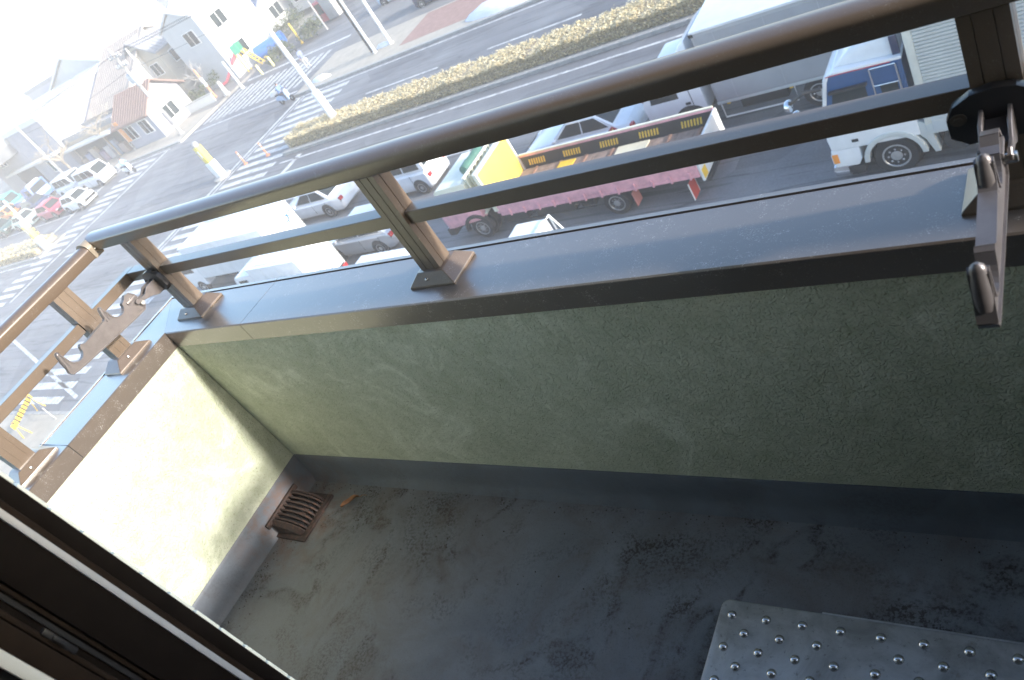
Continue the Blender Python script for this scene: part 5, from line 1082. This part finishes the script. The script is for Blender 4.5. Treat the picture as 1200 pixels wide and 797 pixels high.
def house(name, label, x0, x1, y0, y1, eave, ridge, wall, roof, axis='x', over=.4, flat=False, cat='house', wins=(), wz=()):
    """walls from the ground, ridge along axis"""
    t = thing(name, label, cat, (x0, y0, G + .12)); W, D = x1 - x0, y1 - y0
    m = MB()
    if flat: m.box(0, W, 0, D, 0, eave)
    elif axis == 'x': m.prism([(0, 0), (D, 0), (D, eave), (D / 2, ridge - .12), (0, eave)], 'x', 0, W)
    else: m.prism([(0, 0), (W, 0), (W, eave), (W / 2, ridge - .12), (0, eave)], 'y', 0, D)
    m.build('wall', wall, t)
    m = MB(); o_ = over
    if flat:
        m.box(-.12, W + .12, -.12, D + .12, eave + .001, eave + .16); m.box(-.12, W + .12, -.12, .08, eave + .161, eave + .5); m.box(-.12, W + .12, D - .08, D + .12, eave + .161, eave + .5); m.box(-.12, .08, .081, D - .081, eave + .161, eave + .5); m.box(W - .08, W + .12, .081, D - .081, eave + .161, eave + .5)
    else:
        k = (ridge - eave) / ((D if axis == 'x' else W) / 2); e2 = eave - k * o_; S2 = D if axis == 'x' else W
        prof = [(-o_, e2), (S2 / 2, ridge), (S2 + o_, e2), (S2 + o_, e2 + .16), (S2 / 2, ridge + .18), (-o_, e2 + .16)]
        m.prism(prof, 'x' if axis == 'x' else 'y', -o_, (W if axis == 'x' else D) + o_)
    r = m.build('roof', roof, t, smooth=False)
    if not flat:
        m = MB(); k = (ridge - eave) / ((D if axis == 'x' else W) / 2); n = int(((W if axis == 'x' else D) + 2 * o_) / .45); S2 = D if axis == 'x' else W
        for i in range(n):
            a = -o_ + .1 + i * .45
            for sgn in (0, 1):
                y0_, y1_ = (-o_, S2 / 2) if not sgn else (S2 + o_, S2 / 2); z0_, z1_ = eave - k * o_ + .161, ridge + .181
                q = [[(a, y0_, z0_), (a + .07, y0_, z0_), (a + .07, y0_, z0_ + .05), (a, y0_, z0_ + .05)], [(a, y1_, z1_), (a + .07, y1_, z1_), (a + .07, y1_, z1_ + .05), (a, y1_, z1_ + .05)]]
                if axis == 'y': q = [[(p[1], p[0], p[2]) for p in rr] for rr in q]
                m.loft(q)
        rb = m.build('roof_batten', roof, r, smooth=False); rb['kind'] = 'stuff'
    for (x, z, wd, h) in wins: window(t, x, 0, z, wd, h)
    for (y, z, wd, h) in wz: window(t, W, y, z, wd, h, 'x')
    return t
g1 = house('grey_building', 'grey walled workshop with a dark garage opening at the left edge', -99, -82.5, 40.2, 50, 6.0, 0, WALLG, ROOFW, flat=True, cat='building', wins=((2.5, 3.6, 1.6, .9), (11.4, 1.0, 1.2, 1.2)))
m = MB(); m.box(3.9, 8.6, -.05, -.001, .02, 2.5); m.build('garage_opening', mat('opening_dark', (.03, .03, .033), .8), g1); m = MB(); m.box(3.5, 15.8, -1.0, -.06, 2.62, 2.86); m.build('canopy', WALLW, g1, bevel=.02); m = MB(); m.tube([(12.6, -.1, .0), (12.6, -.1, 5.9)], .09, 8); m.build('downpipe', WHITE2, g1)
m = MB()
for k in range(22): m.box(9.0 + .33 * k, 9.03 + .33 * k, -.03, -.001, 2.95, 5.8)
cl_ = m.build('cladding_seam', WALLG, g1); cl_['kind'] = 'stuff'
wh = house('warehouse', 'big white sheet roofed warehouse beside a brown slope', -101, -80.5, 51.5, 74, 5.0, 8.6, WALLW, ROOFW, axis='y', cat='warehouse', wins=((4, 2.6, 2, 1.2), (10, 2.6, 2, 1.2)))
br_ = house('brown_roof_building', 'building with a long taupe brown roof slope right of the white warehouse', -80.0, -73.0, 43.5, 56.5, 3.6, 7.2, WALLW, ROOFT, axis='x', over=.5, cat='building', wins=((1., 1.0, 1.6, 1.2), (4.2, 1.0, 1.6, 1.2)))
sh = house('shop', 'small shop with an orange banner and goods under its beige canopy', -82.2, -72.0, 40.6, 43.2, 2.9, 0, mat('shop_beige', (.40, .34, .27), .8), ROOFG, flat=True, cat='shop')
m = MB(); m.box(.4, 9.6, -.05, -.001, .05, 2.2); m.build('shop_front', mat('opening_dark', (.03, .03, .033), .8), sh); m = MB(); m.box(.1, 10.0, -1.2, -.06, 2.35, 2.55); m.build('canopy', WALLW, sh, bevel=.02)
for k in range(7):
    m = MB(); m.box(.7 + 1.28 * k, 1.7 + 1.28 * k, -.5, -.08, .02, 1.0 + .3 * (k % 3)); m.build('display_rack', mat('rack_%d' % k, [(.30, .22, .16), (.20, .22, .32), (.36, .30, .24), (.26, .18, .24), (.40, .38, .36), (.18, .22, .30), (.33, .25, .2)][k], .8), sh, bevel=.03)
bn = thing('banner', 'orange upright banner in front of the shop', 'banner', (-71.2, 39.7, G + .14)); m = MB(); m.tube([(0, 0, 0), (0, 0, 3.0)], .025, 6); m.build('staff', POLEW, bn); m = MB(); m.box(.03, .72, -.012, .012, .9, 2.95); m.build('cloth', mat('banner_orange', (.62, .24, .06), .8), bn, bevel=.005)
hx2 = house('brown_roof_house', 'low grey house under a rusty brown hipped roof by the utility pole', -71.4, -66.0, 40.0, 44.4, 2.7, 4.3, WALLG, ROOFB, axis='x', over=.5, wins=((.6, .9, 1.4, 1.2), (3.2, .9, 1.4, 1.2)), wz=((1.4, .8, 1.4, 1.2),))
wh2 = house('white_house', 'tall white house with one brown window behind the brown roof', -67.6, -62.4, 47.6, 54, 6.2, 7.4, WALLW, WALLW, axis='y', over=.15, wins=((2.4, 4.1, 1.6, 1.2),), wz=((1.5, 4.2, 1.5, 1.2), (1.5, 1.2, 1.5, 1.2)))
house('pinkish_house', 'house with a pinkish wall and grey roof behind the bare tree', -77, -70.8, 58.5, 66, 4.2, 6.4, WALLP, ROOFG, axis='x', wins=((.8, 1.2, 1.5, 1.2), (3.4, 1.2, 1.5, 1.2)), wz=((1, 1.5, 1.3, 1.1),))
house('grey_roof_house', 'grey roofed house between the white house and the blue roof', -86, -79.5, 64, 71, 4.5, 6.6, WALLW, ROOFG, axis='x', wins=((1, 1.4, 1.5, 1.1), (3.6, 1.4, 1.5, 1.1)))
house('blue_roof_house', 'house with a big dark blue roof at the top of the photo', -75.2, -66.8, 57.0, 68.5, 2.5, 5.9, WALLW, ROOFBL, axis='x', over=.5, wins=((1, .8, 1.6, 1.2), (4.4, .8, 1.6, 1.2)), wz=((2, .8, 1.6, 1.2),))
ap = house('white_flats', 'white block with a column of windows beyond the playground', -65.6, -60.2, 61.0, 70, 6.6, 0, WALLW, ROOFW, flat=True, cat='building', wins=((.6, 1.0, 1.2, 1.1), (3.0, 1.0, 1.2, 1.1), (.6, 3.8, 1.2, 1.1), (3.0, 3.8, 1.2, 1.1)), wz=((.8, 1.0, 1.2, 1.2), (.8, 3.6, 1.2, 1.2), (3.6, 1.0, 1.2, 1.2), (3.6, 3.6, 1.2, 1.2), (6.2, 3.6, 1.2, 1.2)))
m = MB(); m.box(5.41, 5.6, .4, 8.6, 2.9, 3.1); m.build('balcony_ledge', mat('teal_ledge', (.25, .48, .44), .6), ap)
house('white_house', 'white house at the top edge behind the pale kiosk', -58, -51, 66, 73, 5.6, 7.4, WALLW, ROOFG, axis='x', wins=((1, 1.2, 1.5, 1.2), (4, 1.2, 1.5, 1.2)), wz=((1, 3, 1.4, 1.1),))
house('long_house', 'low long white house beyond the white heap at the left horizon', -112, -102, 46, 56, 4.0, 6.0, WALLW, ROOFG, axis='x', wins=((2, 1, 1.6, 1.2), (6, 1, 1.6, 1.2)), wz=((2, 1, 1.6, 1.2),))
house('grey_house', 'grey rendered house peeping over the taupe brown roof slope', -92, -84, 60, 68, 5.2, 7.6, WALLG, ROOFG, axis='x', wins=((1, 3.2, 1.5, 1.1), (4.6, 3.2, 1.5, 1.1)), wz=((2, 3.4, 1.4, 1.1),))
house('brown_house', 'brown house with a dark roof between the pinkish house and the blue roof', -79, -73.5, 70, 77, 5.4, 7.4, mat('brown_wall', (.27, .21, .17), .85, 0, .3, .1, .8), ROOFT, axis='y', wins=((1, 3.2, 1.5, 1.1), (3.2, 3.2, 1.2, 1.1)), wz=((1.2, 3.2, 1.4, 1.1), (4.2, 3.2, 1.4, 1.1)))
house('beige_house', 'beige two storey house just left of the white house with the brown window', -76, -70.5, 47.8, 53, 5.2, 6.9, mat('beige_wall', (.40, .36, .29), .85, 0, .3, .08, .8), ROOFG, axis='y', over=.3, wins=((.8, 3.2, 1.4, 1.1), (3.2, 3.2, 1.4, 1.1)), wz=((1.2, 3.4, 1.4, 1.1),))
house('flat_roof_house', 'flat roofed pale grey block at the left edge beyond the grey workshop', -116, -104, 58, 70, 6.5, 0, WALLG, ROOFG, flat=True, wins=((2, 3.6, 1.6, 1.2), (6, 3.6, 1.6, 1.2)), wz=((2, 3.6, 1.6, 1.2), (6, 3.6, 1.6, 1.2)))
house('dark_roof_house', 'house with a dark slate roof behind the white flats', -66, -58, 76, 84, 5.0, 7.4, WALLW, mat('slate_roof', (.12, .12, .13), .7, 0, .3, .12, 2), axis='x', wins=((1, 1.2, 1.5, 1.2), (4.6, 1.2, 1.5, 1.2)), wz=((2, 3.0, 1.4, 1.1),))
gw_ = thing('garden_wall', 'low pale garden wall along the far pavement by the orange pole', 'wall', (-70.2, 42.9, G + .13), math.radians(7))
m = MB(); m.box(0, 8.0, 0, .2, 0, .75); m.build('wall', WALLW, gw_, bevel=.02); m = MB(); m.box(-.05, 8.05, -.05, .25, .751, .83); m.build('cap', CONC, gw_, bevel=.01)
kk = thing('kiosk', 'pale grey kiosk with a red and dark vending machine', 'kiosk', (-53.6, 52.6, G + .13)); m = MB(); m.box(0, 1.3, 0, .9, 0, 2.0); m.build('cabinet', POLEG, kk, bevel=.03); m = MB(); m.box(-.95, -.05, .1, .85, 0, 1.8); vm = m.build('machine', REDP, kk, bevel=.03); m = MB(); m.box(-.85, -.15, .07, .099, .7, 1.6); m.build('window', GLASS, vm)
# elevated railway
vd = Vector((.65, 1.0)).normalized(); vc = Vector((-84, 51)) * (92 / 98.3) + Vector((2.45, -1))
va = thing('viaduct', 'long pale elevated railway deck running along the skyline', 'viaduct', (-88, 66, G), math.atan2(vd.y, vd.x))
m = None; va.location = (2.45 - 104 * .842, -1 + 104 * .54, G)
m = MB(); m.box(-170, 200, -3.5, 3.5, 4.4, 5.5); dk = m.build('deck', mat('viaduct_deck', (.15, .155, .16), .8, 0, .3, .08, .3), va); m = MB(); m.box(-170, 200, -3.6, -3.4, 5.501, 6.5); m.box(-170, 200, 3.4, 3.6, 5.501, 6.5); m.build('parapet', mat('viaduct_wall', (.20, .215, .22), .8, 0, .3, .08, .3), va)
m = MB(); m.box(-.7, .7, -2.4, 2.4, 0, 4.4); p0 = m.build('pier', CONC, va, bevel=.05, loc=(-165, 0, 0))
for k in range(1, 24): inst(p0, va, (-165 + 15 * k, 0, 0))
# pale towers far beyond the viaduct
def tower(label, az, dist, wd, dp, h, floors, cols, m_):
    a = math.radians(az); x, y = 2.45 - dist * math.cos(a), -1 + dist * math.sin(a)
    t = thing('office_tower', label, 'tower', (x, y, G), -a, 'pale towers beyond the viaduct')
    m = MB(); m.box(-dp / 2, dp / 2, -wd / 2, wd / 2, 0, h); m.build('wall', m_, t); m = MB(); m.box(-dp / 2 + 1, dp / 2 - 1, -wd / 2 + 1, wd / 2 - 1, h, h + 1.6); m.build('plant_room', m_, t)
    w0 = None
    for f in range(floors):
        m = MB(); m.box(dp / 2 + .002, dp / 2 + .12, -wd / 2 + .6, wd / 2 - .6, .9, 2.1)
        if w0 is None: w0 = m.build('window_band', mat('tower_glass', (.07, .09, .11), .3), t, loc=(0, 0, 3.2 + (h - 4) * f / floors))
        else: inst(w0, t, (0, 0, 3.2 + (h - 4) * f / floors))
TWG = mat('tower_grey', (.20, .215, .24), .8)
TOW = [('tallest pale tower beyond the viaduct with a stepped top', 34.2, 205, 8, 8, 11.8, 3), ('broad pale tower right beside the tallest one', 36.4, 215, 8, 8, 9.5, 3), ('pale tower near the left edge of the photo beyond the viaduct', 28.8, 200, 9, 9, 8.6, 3), ('small bluish tower between the two pale towers', 42.0, 190, 6, 6, 6.4, 2)]
for lb, az, ds, wd, dp, h, fl_ in TOW: tower(lb, az, ds, wd, dp, h, fl_, 4, TWG)

# ------------------------------------------------------------------ air
hz = bpy.data.materials.new('haze'); hz.use_nodes = True; t = hz.node_tree; t.nodes.clear()
out = t.nodes.new('ShaderNodeOutputMaterial'); pv = t.nodes.new('ShaderNodeVolumePrincipled'); pv.inputs['Color'].default_value = (.95, .97, 1, 1); pv.inputs['Density'].default_value = .0020; pv.inputs['Anisotropy'].default_value = -.4
t.links.new(pv.outputs[0], out.inputs['Volume'])
m = MB(); m.box(-421, 201, -61, 421, G - 2.0, 5.5); ho = m.build('haze', hz, smooth=False); ho['kind'] = 'stuff'
